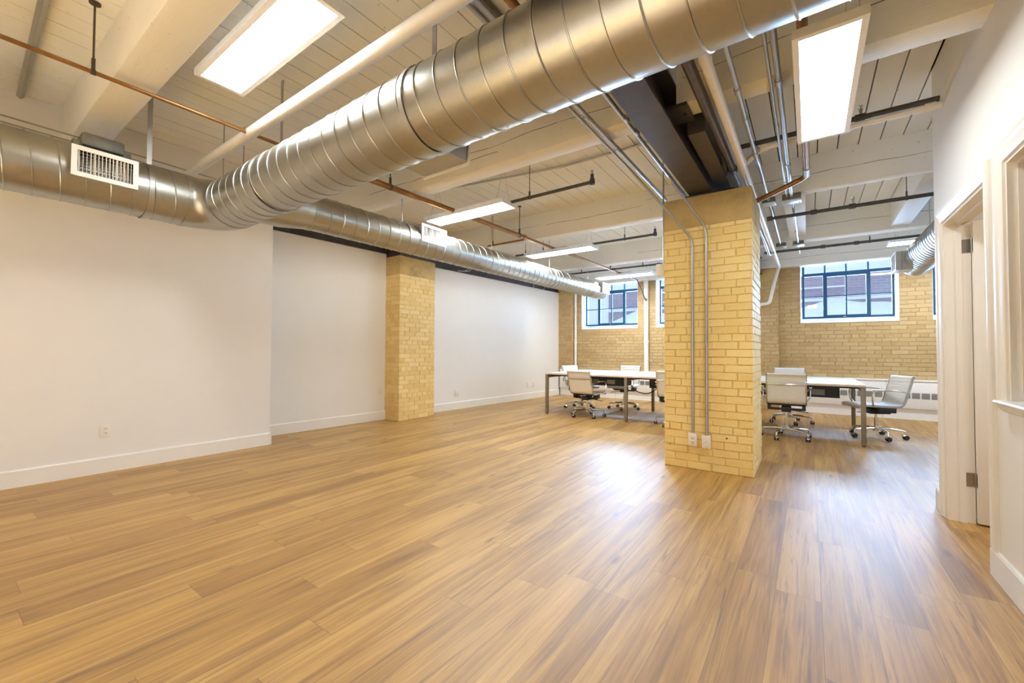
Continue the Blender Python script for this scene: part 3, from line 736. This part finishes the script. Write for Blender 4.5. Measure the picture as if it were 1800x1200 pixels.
for p_, r_ in (((-3.482, .56, 2.778), .0125), ((-3.453, 2.72, 2.778), .0285), ((-3.374, 4.93, 2.778), .0285), ((-3.25, 8.0, 2.775), .021)):
    h_ = MB(); h_.ring(p_, (0, 1, 0), r_, .022, .004, 20); h_.box(p_[0]-.010, p_[0]+.010, p_[1]-.008, p_[1]+.008, p_[2]+r_, p_[2]+r_+.07); h_.cyl((p_[0], p_[1], p_[2]+r_+.06), (p_[0], p_[1], Z_CEIL), .0055, 6); h_.cyl((p_[0], p_[1], Z_CEIL-.008), (p_[0], p_[1], Z_CEIL), .028, 10); h_.build('pipe_hanger', 'pipe_dark', sm)
MB().tube(bend([(-3.20, 8.74, 2.775), (-3.12, 9.22, 2.72), (-3.06, 9.56, 2.34), (-3.05, 9.64, 2.32)], .04), .013, 12).build('drain_down_pipe', 'pipe_brown', sm)
m = MB(); m.lathe((-3.05, 9.60, 2.32), [(0, -.03), (.026, -.026), (.03, 0), (.026, .026), (0, .03)], 12, (0, 1, 0)); m.build('elbow', 'pipe_dark', sm)
def branch(label, xa, xb, y, z, up_at=None, r=.017, mat='pipe_dark', hang=(), drop=None, heads=(), fits=()):
    pts = [(xa, y, z), (xb, y, z)]
    if up_at: pts = [(xa, y, z), (xb, y, z), (xb+.0, y, z+.075)]
    t = thing('sprinkler_branch', label, 'pipe', (xa, y, z))
    MB().tube(bend(pts, .02, 4) if up_at else [Vector(p) for p in pts], r, 12).build('pipe_run', mat, t)
    if up_at:
        m = MB(); m.lathe((xb, y, z), [(.0, -.028), (.026, -.024), (.028, .0), (.024, .03), (.018, .034)], 14); m.build('elbow', mat, t)
        heads = list(heads)+[(xb, z+.075)]
    for (hx, hz) in heads:
        m = MB(); m.cyl((hx, y, z), (hx, y, hz), .010, 8); m.lathe((hx, y, hz), [(.012, 0), (.013, .012), (.006, .014), (.004, .034), (.016, .036), (.016, .039), (.0, .040)], 12)
        m.tube([(hx-.011, y, hz+.01), (hx-.013, y, hz+.022), (hx-.004, y, hz+.034)], .002, 5); m.tube([(hx+.011, y, hz+.01), (hx+.013, y, hz+.022), (hx+.004, y, hz+.034)], .002, 5)
        m.build('sprinkler_head', 'hinge', t)
    for fx in fits: MB().cyl((fx-.03, y, z), (fx+.03, y, z), r*1.4, 12).build('coupling', mat, t)
    for hx in hang:
        m = MB(); m.ring((hx, y, z), (1, 0, 0), r, .02, .004, 18); m.box(hx-.008, hx+.008, y-.006, y+.006, z+r, z+r+.05); m.cyl((hx, y, z+r+.04), (hx, y, Z_CEIL), .004, 6); m.build('pipe_hanger', mat, t)
    return t
branch('dark sprinkler pipe ending in an upturned head behind the first long light', -3.39, -1.72, 3.77, 2.78, True, hang=(-2.45,), fits=(-3.36,))
branch('dark sprinkler pipe with an upturned head above the middle light', -4.15, -1.76, 5.96, 2.778, True, hang=(-2.2, -3.6, -3.95), fits=(-3.0,))
branch('short copper sprinkler pipe off the main towards the long duct', -4.05, -3.38, 5.05, 2.745, False, .013, 'copper', hang=(-3.95,))
branch('dark sprinkler pipe crossing the ceiling above the last light, left of the pillar', -4.25, -1.3, 8.02, 2.775, False, .018, hang=(-3.9, -2.6), fits=(-3.2, -2.3))
branch('dark sprinkler pipe with an upright head, crossing right of the pillar', -.40, 3.5, 6.02, 2.765, False, .021, heads=[(.42, 2.83)], hang=(.86,), fits=(-.38, .06, .41))
branch('dark sprinkler pipe nearest the right-hand window', -.60, 3.5, 8.12, 2.775, False, .021, hang=(.75,), fits=(.19, .60))
branch('dark sprinkler pipe above the white pipe, by the office wall', -.47, XR, 4.07, 2.895, False, .020, heads=[(.335, 2.945)], fits=(.33,))
pipe('white_pipe', 'white pipe crossing from the office wall to the pillar top', 'pipe', [(XR, 4.01, 2.825), (-.31, 4.03, 2.825), (-.46, 4.19, 2.78)], .0215, 'pipe_white', .05, fit=[((.70, 4.012, 2.825), (1, 0, 0)), ((-.29, 4.03, 2.825), (1, 0, 0))])
pipe('white_pipe', 'white drain pipe running over the pillar and turning down behind it', 'pipe',
     [(-.462, -2.8, 2.76), (-.455, 9.42, 2.745), (-.50, 9.47, 2.60), (-.545, 9.50, 2.42), (-.62, 9.52, 2.07), (-.93, 9.54, 2.04)], .031, 'pipe_white', .06, fit=[((-.46, 2.5, 2.76), (0, 1, 0)), ((-.457, 3.35, 2.757), (0, 1, 0)), ((-.456, 4.05, 2.757), (0, 1, 0))], fitr=1.12)
pipe('brown_pipe', 'dark brown pipe beside the white pipe over the pillar', 'pipe', [(-.558, -2.8, 2.785), (-.555, 4.25, 2.785)], .034, 'pipe_brown', fit=[((-.555, 4.25, 2.785), (0, 1, 0))], fitr=1.2)
pipe('dark_pipe', 'thin dark conduit continuing from the brown pipe behind the pillar', 'pipe', [(-.555, 4.27, 2.785), (-.52, 7.0, 2.75), (-.50, 7.75, 2.66), (-.44, 7.8, 2.70)], .017, 'emt', .03)
def emt(name, label, pts, r=.0125, fit=(), br_=.09): return pipe(name, label, 'conduit', pts, r, 'emt', br_, 12, fit, 1.3)
emt('conduit', 'outer grey conduit sloping down onto the pillar front to the white outlet', [(-1.325, -2.8, 2.79), (-1.325, 3.74, 2.79), (-.910, 4.288, 2.21), (-.912, 4.288, .35)], .0115, [((-1.325, 2.75, 2.79), (0, 1, 0)), ((-.912, 4.288, 1.2), (0, 0, 1))])
emt('conduit', 'inner grey conduit sloping down onto the pillar front to the blank plate', [(-1.01, 3.86, 2.70), (-1.0, 3.98, 2.655), (-.785, 4.288, 2.29), (-.791, 4.288, .335)], .0115, [((-1.0, 3.98, 2.655), (.3, .5, -.5)), ((-.791, 4.288, 1.25), (0, 0, 1))])
emt('conduit', 'thicker grey conduit in the pair running to the outer pillar corner', [(-1.283, -2.8, 2.795), (-1.275, 4.72, 2.795)], .0165, [((-1.283, 2.72, 2.795), (0, 1, 0)), ((-1.28, 3.3, 2.795), (0, 1, 0))])
emt('conduit', 'single grey conduit running left of the steel girder to the pillar top', [(-1.06, -2.8, 2.795), (-1.07, 4.74, 2.79)], .0155, [((-1.06, 3.12, 2.795), (0, 1, 0)), ((-1.06, 2.9, 2.795), (0, 1, 0))])
emt('conduit', 'thin conduit dropping past the outer edge of the pillar to a small box', [(-1.213, 4.40, Z_CEIL), (-1.213, 4.40, 2.02)], .008)
emt('conduit', 'grey conduit right of the pillar feeding the first junction box', [(-.356, -2.8, 2.772), (-.352, 4.1, 2.772), (-.350, 4.3, 2.80), (-.350, 5.40, 2.80)], .0155, [((-.354, 3.35, 2.772), (0, 1, 0)), ((-.354, 2.95, 2.772), (0, 1, 0)), ((-.352, 4.0, 2.772), (0, 1, 0))])
emt('conduit', 'grey conduit feeding the second junction box right of the pillar', [(-.138, -2.8, 2.775), (-.136, 4.2, 2.775), (-.136, 5.40, 2.795)], .017, [((-.137, 3.0, 2.775), (0, 1, 0)), ((-.136, 4.4, 2.778), (0, 1, 0))])
emt('conduit', 'thin conduit beside the one feeding the second junction box', [(-.182, -2.8, 2.785), (-.178, 3.0, 2.785), (-.178, 5.40, 2.80)], .010, [((-.178, 3.6, 2.788), (0, 1, 0)), ((-.178, 4.9, 2.797), (0, 1, 0))])
emt('conduit', 'shiny conduit between the first and third junction boxes', [(-.352, 5.55, 2.81), (-.352, 7.74, 2.81)], .0155)
emt('conduit', 'shiny conduit between the second and fourth junction boxes', [(-.135, 5.55, 2.80), (-.125, 7.74, 2.80)], .0155, [((-.13, 7.0, 2.80), (0, 1, 0))])
emt('conduit', 'short conduit beyond the fourth junction box', [(-.12, 7.9, 2.79), (-.115, 8.5, 2.79)], .010)
m = thing('brown_pipe', 'copper coloured pipe behind the lengthwise LED panel that bends back to the pillar', 'pipe', (-.02, 3.6, 2.78))
MB().tube(bend([(-.035, -2.8, 2.765), (-.005, 4.68, 2.76), (-.03, 4.76, 2.755), (-.39, 4.82, 2.645), (-.45, 4.83, 2.63)], .05), .024, 14).build('pipe_run', 'copper', m)
MB().cyl((-.006, 4.52, 2.761), (-.005, 4.70, 2.760), .029, 14).build('coupling', 'emt', m)
def jbox(label, x0, x1, y0, y1, z0, z1):
    t = thing('junction_box', label, 'box', ((x0+x1)/2, (y0+y1)/2, z0)); MB().bbox(x0, x1, y0, y1, z0, z1, .004).build('box_body', 'boxgrey', t)
    MB().bbox(x0-.004, x1+.004, y0-.004, y1+.004, z0-.005, z0, .0015).build('cover_plate', 'galv_dull', t)
    for (a, b_) in ((x0+.015, y0+.015), (x1-.015, y1-.015)): MB().cyl((a, b_, z0-.008), (a, b_, z0-.004), .005, 8).build('screw', 'hinge', t)
jbox('grey junction box nearest the pillar, on the cracked beam', -.42, -.29, 5.375, 5.52, 2.775, 2.83)
jbox('grey junction box beside the one nearest the pillar, on the cracked beam', -.225, -.055, 5.375, 5.53, 2.765, 2.83)
jbox('grey junction box on the farther beam, nearer the pillar', -.41, -.28, 7.73, 7.88, 2.775, 2.83)
jbox('grey junction box on the farther beam, nearer the return duct', -.19, -.05, 7.73, 7.90, 2.775, 2.83)
t = thing('junction_box', 'small cream junction box on the outer side of the pillar', 'box', (-1.225, 4.43, 1.90))
MB().bbox(-1.28, -1.184, 4.36, 4.50, 1.90, 2.02, .005).build('box_body', 'plate', t); MB().cyl((-1.283, 4.43, 1.96), (-1.279, 4.43, 1.96), .02, 12).build('knockout', 'black', t)
pipe('strut_channel', 'dull grey steel channel fixed to the planks in the top corner', 'channel', [(-3.30, .36, 3.165), (-5.20, .42, 3.165)], .022, 'galv_dull', n=4)
pipe('copper_pipe', 'short copper brown pipe showing just above the big duct', 'pipe', [(-1.145, -2.8, 2.79), (-1.145, 2.06, 2.79), (-1.145, 2.06, 3.2)], .022, 'copper')
pipe('dark_pipe', 'dark ribbed cable channel on the planks above the big duct', 'pipe', [(-1.545, 1.80, 3.17), (-1.545, 3.0, 3.17)], .030, 'boxgrey', n=6)
pipe('dark_pipe', 'thin grey conduit beside the dark channel above the big duct', 'pipe', [(-1.625, 1.86, 3.18), (-1.625, 3.0, 3.18)], .012, 'galv_dull', n=8)
pipe('conduit', 'thin conduit clipped to the planks between the first two beams left of the pillar', 'conduit', [(-3.93, 3.45, 3.17), (-3.88, 3.65, 3.13), (-3.70, 3.80, 3.165), (-2.2, 4.1, 3.18), (-.97, 4.1, 3.18)], .012, 'galv_dull', .06)
pipe('conduit', 'thin conduit along the planks by the office wall, above the lengthwise LED panel', 'conduit', [(-.70, 3.66, 3.185), (XR, 3.62, 3.185)], .012, 'emt')
pipe('conduit', 'thin conduit along the planks behind the cracked beam', 'conduit', [(-.02, 5.62, 3.185), (.92, 5.62, 3.185)], .011, 'galv_dull')
for (lab, x_, z_, y0_) in (('upper of two thin cables strung above the side duct', -4.72, 2.80, -2.9), ('lower of two thin cables strung above the side duct', -4.70, 2.745, -2.9)):
    pipe('wire_cable', lab, 'cable', [(x_, y0_, z_), (x_, .7, z_), (x_+.02, 1.75, z_-.02)], .006, 'galv_dull', n=6)
def wires(label, ends_):
    t = thing('loose_wire', label, 'wire', ends_[0][0])
    for (a, b_) in ends_: MB().tube(bend([a, (Vector(a)+Vector(b_))/2+Vector((.05, 0, -.05)), b_], .15), .0045, 5).build('wire_end', 'plate', t)
wires('loose wire ends hanging from the dark beam near the side pillar', [((-5.548, 6.32, 2.79), (-5.50, 5.95, 2.66)), ((-5.548, 6.42, 2.81), (-5.48, 6.05, 2.67))])
wires('loose wire ends hanging from the dark beam towards the windows', [((-5.405, 8.52, 2.77), (-5.36, 8.28, 2.56)), ((-5.385, 9.05, 2.77), (-5.34, 8.55, 2.56))])
def drain(label, x_, r, y_=9.69):
    t = thing('drain_pipe', label, 'pipe', (x_, y_, .667)); MB().cyl((x_, y_, .667), (x_, y_, 2.765), r, 20).build('pipe_run', 'pipe_white', t)
    MB().cyl((x_, y_, 1.32), (x_, y_, 1.39), r*1.18, 20).build('coupling', 'pipe_white', t)
drain('white vertical pipe in the far corner beside the brick pier', -4.885, .032, 9.70)
drain('thick white vertical pipe between the two left-hand windows', -3.065, .052, 9.68)

# ------------------------------------------------------------------ radiator covers
def radiator(label, x0, x1, seed):
    t = thing('radiator_cover', label, 'radiator', ((x0+x1)/2, 9.66, 0)); y0 = 9.60
    MB().bbox(x0, x1, y0, YF-.005, .185, .64, .004).build('cabinet', 'white_metal', t)
    MB().bbox(x0, x1, y0-.012, YF-.003, .64, .668, .004).build('top_panel', 'white_metal', t)
    MB().box(x0, x1, y0+.035, YF-.01, 0, .185).build('toe_panel', 'louver' if False else 'white_metal', t, smooth=0)
    g = MB(); s = MB(); x_ = x0+.10; k = 0
    while x_ < x1-.2:
        if True:
            g.box(x_, x_+.098, y0-.003, y0+.001, .355, .452)
            for i in range(7): s.box(x_+.003, x_+.095, y0-.006, y0-.002, .362+i*.0128, .362+i*.0128+.004)
        x_ += .118; k += 1
    gg = g.build('grille', 'louver', t, smooth=0); s.build('grille_fin', 'galv_dull', gg, smooth=0)
    j = MB(); x_ = x0+1.55
    while x_ < x1: j.box(x_-.002, x_+.002, y0-.0015, y0+.001, .19, .64); j.box(x_-.05-.002, x_-.05+.002, y0+.0335, y0+.036, .0, .185); x_ += 1.55
    j.build('panel_seam', 'louver', t, smooth=0)
radiator('long white radiator cover under the left-hand windows', -5.29, -.935, 1)
radiator('white radiator cover under the right-hand windows', -.475, 3.9, 2)

# ------------------------------------------------------------------ outlets
def outlet(label, c, n, kind='duplex', w_=.072, h_=.116, base=.006):
    c, n = Vector(c), Vector(n).normalized(); u = Vector((0, 0, 1)).cross(n)
    Mx = Matrix((u, Vector((0, 0, 1)), n)).transposed().to_4x4(); Mx.translation = c
    t = thing('wall_outlet', label, 'outlet', c-Vector((0, 0, h_/2)))
    MB().bbox(-w_/2, w_/2, -h_/2, h_/2, -.002, base, .002, Mx).build('cover_plate', 'plate', t)
    if kind == 'duplex':
        for s in (-1, 1):
            r = MB(); r.bbox(-.017, .017, s*.02-.014, s*.02+.014, base, base+.002, .004 if False else .001, Mx); ro = r.build('receptacle', 'plate', t)
            k = MB(); k.box(-.008, -.005, s*.02-.002, s*.02+.007, base+.0015, base+.0028, Mx); k.box(.005, .008, s*.02-.002, s*.02+.007, base+.0015, base+.0028, Mx)
            k.cyl(Mx @ Vector((0, s*.02-.008, base+.0015)), Mx @ Vector((0, s*.02-.008, base+.0028)), .0028, 8); k.build('slot', 'black', ro, smooth=0)
    elif kind == 'blank':
        for z_, q in ((.042, .003), (0, .005), (-.042, .003)):
            MB().cyl(Mx @ Vector((0, z_, base)), Mx @ Vector((0, z_, base+.0012)), q, 10).build('screw', 'galv_dull', t)
    elif kind == 'double':
        for s in (-1, 1):
            MB().bbox(s*.028-.015, s*.028+.015, -.032, .032, base, base+.002, .001, Mx).build('receptacle', 'plate', t)
            k = MB()
            for zz in (-.016, .016):
                k.box(s*.028-.006, s*.028-.004, zz, zz+.007, base+.0015, base+.003, Mx); k.box(s*.028+.004, s*.028+.006, zz, zz+.007, base+.0015, base+.003, Mx)
            k.build('slot', 'black', t, smooth=0)
outlet('white double socket low on the near white wall', (-5.246, .99, .378), (1, 0, 0))
outlet('white socket plate on the recess wall, close to the side pillar', (-5.668, 4.312, .468), (1, -.05, 0))
outlet('wide white socket plate on the far white wall past the side pillar', (-5.537, 5.975, .31), (1, -.06, 0), 'double', .12, .116)
outlet('cream blank plate on the far white wall near the desk', (-5.395, 8.26, .34), (1, -.06, 0), 'blank', .06, .115)
outlet('small white socket plate on the far white wall nearest the desk', (-5.382, 8.50, .325), (1, -.06, 0), 'double', .10, .116)
t1 = outlet('white double socket at the foot of the conduit on the pillar', (-.914, 4.302, .285), (0, -1, 0), 'duplex', .074, .118, .04)
outlet('cream blank plate at the foot of the second conduit on the pillar', (-.794, 4.302, .278), (0, -1, 0), 'blank', .074, .118, .04)

# ------------------------------------------------------------------ bench desk
DX0, DX1, DY0, DY1, DT = -3.875, .545, 6.50, 7.98, .735
dk = thing('bench_desk', 'long white two-sided bench desk behind the pillar', 'desk', ((DX0+DX1)/2, (DY0+DY1)/2, 0))
ym = (DY0+DY1)/2; nb = 3; sw = (DX1-DX0)/nb
for i in range(nb):
    for (a, b_) in ((DY0, ym-.03), (ym+.03, DY1)):
        x0, x1 = DX0+i*sw+.001, DX0+(i+1)*sw-.001
        d = MB().bbox(x0, x1, a, b_, DT-.004, DT, .0015).build('desktop', 'desk', dk)
        MB().box(x0, x1, a, b_, DT-.028, DT-.004).build('edge_band', 'desk_edge', d, smooth=0)
MB().box(DX0+.05, DX1-.05, ym-.028, ym+.028, DT-.02, DT-.010).build('centre_strip', 'desk', dk, smooth=0)
for i in range(nb+1):
    x_ = DX0+.022+i*(DX1-DX0-.044)/nb
    for y_ in (DY0+.03, DY1-.03):
        l = MB().bbox(x_-.024, x_+.024, y_-.024, y_+.024, .012, DT-.03, .003).build('leg', 'bronze', dk)
        MB().cyl((x_, y_, 0), (x_, y_, .013), .016, 12).build('foot_glide', 'black', l)
    m = MB(); m.box(x_-.02, x_+.02, DY0+.05, DY1-.05, DT-.085, DT-.03); m.build('cross_rail', 'bronze', dk, smooth=0)
for y_ in (DY0+.12, DY1-.12): MB().box(DX0+.06, DX1-.06, y_-.015, y_+.015, DT-.055, DT-.03).build('side_rail', 'black', dk, smooth=0)
for i in range(nb):
    x0, x1 = DX0+i*sw+.22, DX0+(i+1)*sw-.22
    for sd in (-1, 1):
        m = MB(); m.box(x0, x1, ym+sd*.19, ym+sd*.185, DT-.215, DT-.085); m.box(x0, x1, ym+sd*.19, ym+sd*.03, DT-.22, DT-.215)
        for xx in (x0+.01, x1-.01): m.box(xx-.004, xx+.004, ym+sd*.19, ym+sd*.03, DT-.215, DT-.03)
        tr = m.build('cable_tray', 'black', dk, smooth=0)
        for q in range(3):
            cx = x0+.2+q*.3; MB().bbox(cx-.075, cx+.075, ym+sd*.190, ym+sd*.196, DT-.19, DT-.11, .002).build('socket_panel', 'louver' if q != 1 else 'boxgrey', tr)
m = MB(); m.tube(bend([(-2.52, ym-.1, DT-.2), (-2.44, ym-.12, .44), (-2.24, ym-.14, .40), (-2.12, ym-.12, .47), (-2.05, ym-.1, DT-.2)], .12), .008, 6); m.build('cable', 'black', dk)

# ------------------------------------------------------------------ office chairs
def make_chair(label, hgt):
    """front is +Y; built around the seat, hgt = lift added to the seat"""
    t = thing('office_chair', label, 'chair', group='white office chairs at the bench desk'); dz = hgt
    W = .205
    seat = [(.245, .415), (.250, .437), (.232, .452), (.19, .458), (.05, .455), (-.08, .448), (-.17, .447)]
    back = [(-.17, .447), (-.205, .455), (-.232, .478), (-.247, .51), (-.268, .58), (-.292, .66), (-.318, .75), (-.335, .82), (-.352, .838), (-.372, .826)]
    def sling(prof, name, ribs):
        pr = [Vector((0, y, z+dz)) for y, z in prof]; P = [pr[0]]
        for a, b_ in zip(pr, pr[1:]):
            n = max(1, int((b_-a).length/.012))
            for i in range(1, n+1): P.append(a.lerp(b_, i/n))
        m = MB(); T = .012; rows = []; s = 0
        for i, p in enumerate(P):
            d = (P[min(i+1, len(P)-1)]-P[max(i-1, 0)]).normalized(); nn = Vector((0, d.z, -d.y))
            if nn.z < 0 and abs(nn.z) > abs(nn.y): nn = -nn
            if name == 'backrest' and nn.y < 0: nn = -nn
            if i: s += (p-P[i-1]).length
            b_ = .0045*abs(math.sin(PI*s/.045)) if ribs else 0
            rows.append(([m.bm.verts.new(p+nn*(T/2+b_)+Vector((x_, 0, 0))) for x_ in (-W, -.1, 0, .1, W)], [m.bm.verts.new(p-nn*(T/2)+Vector((x_, 0, 0))) for x_ in (-W, -.1, 0, .1, W)]))
        for (a, a2), (b_, b2) in zip(rows, rows[1:]):
            for i in range(4):
                m.bm.faces.new((a[i], a[i+1], b_[i+1], b_[i])); m.bm.faces.new((a2[i], b2[i], b2[i+1], a2[i+1]))
            m.bm.faces.new((a[0], b_[0], b2[0], a2[0])); m.bm.faces.new((a[4], a2[4], b2[4], b_[4]))
        for r in (rows[0], rows[-1]): m.bm.faces.new(r[0]+r[1][::-1])
        return m.build(name, 'leather', t, local=True, smooth=60)
    sling(seat, 'seat', True); sling(back, 'backrest', True)
    for s in (-1, 1):
        pr = [Vector((s*(W+.008), y, z+dz-.004)) for y, z in (seat[1:]+back[1:-1])]
        m = MB(); 
        for a, b_ in zip(pr, pr[1:]): m.beam(a, b_, .012, .026, (1, 0, 0) if False else (0, 0, 1) if abs((b_-a).normalized().z) < .7 else (0, 1, 0))
        m.build('side_rail', 'chrome', t, local=True, smooth=0)
        arm = bend([(s*.222, .10, .452+dz), (s*.265, .13, .50+dz), (s*.268, .14, .645+dz), (s*.262, .03, .655+dz), (s*.255, -.14, .655+dz), (s*.228, -.275, .63+dz)], .06)
        m = MB(); m.tube(arm, .0095, 10, True, flat=1.0); m.bbox(s*.262-.018, s*.262+.018, -.13, .12, .652+dz, .667+dz, .006); m.build('armrest', 'chrome', t, local=True)
    m = MB(); m.tube([(-.21, -.308, .705+dz), (-.12, -.322, .703+dz), (.12, -.322, .703+dz), (.21, -.308, .705+dz)], .009, 10); m.build('back_brace', 'chrome', t, local=True)
    m = MB(); m.tube([(-.21, .02, .430+dz), (.21, .02, .430+dz)], .012, 10); m.tube([(-.21, -.15, .430+dz), (.21, -.15, .430+dz)], .012, 10)
    for s in (-1, 1): m.bbox(s*.19-.018, s*.19+.018, -.16, .03, .365+dz, .43+dz, .006)
    m.beam((-.205, -.07, .365+dz), (.205, -.07, .365+dz), .05, .026); m.build('underframe', 'black', t, local=True)
    m = MB(); m.bbox(-.055, .055, -.13, .05, .33+dz, .40+dz, .012); m.build('tilt_mechanism', 'black', t, local=True)
    m = MB(); m.tube(bend([(.03, .0, .345+dz), (.14, .03, .335+dz), (.24, .06, .315+dz)], .05), .005, 8); m.build('tilt_lever', 'black', t, local=True)
    m = MB(); m.cyl((0, -.04, .20), (0, -.04, .34+dz), .014, 14); m.cyl((0, -.04, .125), (0, -.04, .26), .022, 16); m.cyl((0, -.04, .08), (0, -.04, .15), .032, 16); m.build('gas_column', 'chrome', t, local=True)
    for i in range(5):
        a = PI/2+2*PI*i/5+.25; d = Vector((math.cos(a), math.sin(a), 0)); o = Vector((0, -.04, 0))
        m = MB(); m.tube([o+Vector((0, 0, .118))+d*.02, o+Vector((0, 0, .122))+d*.10, o+Vector((0, 0, .108))+d*.26, o+Vector((0, 0, .098))+d*.287, o+Vector((0, 0, .062))+d*.292], .012, 10, True, [.017, .016, .012, .011, .009])
        lg = m.build('base_leg', 'chrome', t, local=True)
        c = o+d*.292+Vector((0, 0, .027)); ax = Vector((-d.y, d.x, 0)); ax = (ax*math.cos(i*1.3)+d*math.sin(i*1.3)).normalized()
        m = MB()
        for s in (-1, 1): m.cyl(c+ax*s*.006, c+ax*s*.024, .0265, 18)
        ca = m.build('caster', 'black', lg, local=True)
        m = MB(); hd = Vector((-ax.y, ax.x, 0))
        pts = [c+hd*(.029*math.cos(q))+Vector((0, 0, .029*math.sin(q))) for q in [PI*.05+PI*.9*j_/8 for j_ in range(9)]]
        for p0, p1 in zip(pts, pts[1:]): m.beam(p0, p1, .03, .003, hd.cross(Vector((0, 0, 1))).cross((p1-p0)) if (p1-p0).length > 0 else (0, 0, 1))
        hood = m.build('caster', 'chrome', lg, local=True, smooth=60); hood.name = 'caster_hood'
    return t
CH = [  # label, x, y, facing (degrees, 0 = +Y), lift
 ('white office chair in front of the desk at its far-wall end', -3.135, 6.72, -4, -.045),
 ('white office chair half hidden by the near edge of the pillar', -1.675, 6.70, 4, -.005),
 ('white office chair seen from behind, just right of the pillar', -.255, 6.66, 2, .012),
 ('white office chair pulled to the end of the desk near the office wall', .68, 7.36, 112, -.02),
 ('white office chair at the far-wall end of the desk, seen sideways', -3.66, 7.55, -108, -.01),
 ('white office chair behind the desk facing the camera, left of the pillar', -2.98, 7.98, 176, -.005),
 ('white office chair behind the desk, hidden by the chair just right of the pillar', -.26, 8.02, 182, .02),
]
for (lab, x_, y_, a_, h_) in CH:
    c_ = make_chair(lab, h_); c_.location = (x_, y_, 0); c_.rotation_euler = (0, 0, math.radians(a_))

# ------------------------------------------------------------------ outside the windows
m = MB(); nx, ny = 60, 24; V_ = []; rs = random.Random(3)
def hsnow(x_, y_):
    b_ = 1.62+.03*math.sin(x_*2.1)
    k = max(0, min(1, (y_-10.9)/1.7)); k = k*k*(3-2*k)
    bank = .80*(.74+.22*math.sin(x_*1.25+.9))*(1+.07*math.sin(x_*4.1+y_))
    if x_ < -3.9: bank *= max(0.25, 1+(x_+3.9)*.5)
    return b_+bank*k+.10*math.sin(x_*.7+y_*.9)*k
for i in range(nx+1):
    V_.append([m.bm.verts.new((-9+18*i/nx, 10.19+5.2*j/ny, hsnow(-9+18*i/nx, 10.19+5.2*j/ny))) for j in range(ny+1)])
for i in range(nx):
    for j in range(ny): m.bm.faces.new((V_[i][j], V_[i+1][j], V_[i+1][j+1], V_[i][j+1]))
tag(m.build('snow_bank', 'snow', smooth=80), 'snow bank heaped outside the windows', 'snow', kind='stuff')
bd = thing('brick_building', 'mauve brick building with a pale upper storey across the lane', 'building', (0, 16.2, 1.6))
MB().box(-14, 12, 15.6, 16.6, 1.4, 3.44).build('brick_wall', 'ext_brick', bd, smooth=0)
up_ = MB().box(-14, 12, 15.55, 16.6, 3.44, 7.5).build('upper_storey', 'ext_white', bd, smooth=0)
m = MB()
for k in range(22):
    for z_ in (3.60, 3.78, 4.05):
        if rs.random() < .6: m.box(-10+k*.9+rs.uniform(0, .3), -10+k*.9+rs.uniform(.35, .62), 15.53, 15.56, z_, z_+.05)
m.build('facade_mark', 'louver', bd, smooth=0)
MB().box(-14, 12, 15.52, 15.62, 2.66, 2.74).build('stone_course', 'ext_white', bd, smooth=0)
MB().box(-.4, .9, 15.53, 15.62, 3.05, 3.09).build('sign_rail', 'ext_white', bd, smooth=0)
m = MB(); m.box(-7.4, -6.4, 15.50, 15.62, 1.4, 3.5); m.build('pale_doorway', 'ext_white', bd, smooth=0)
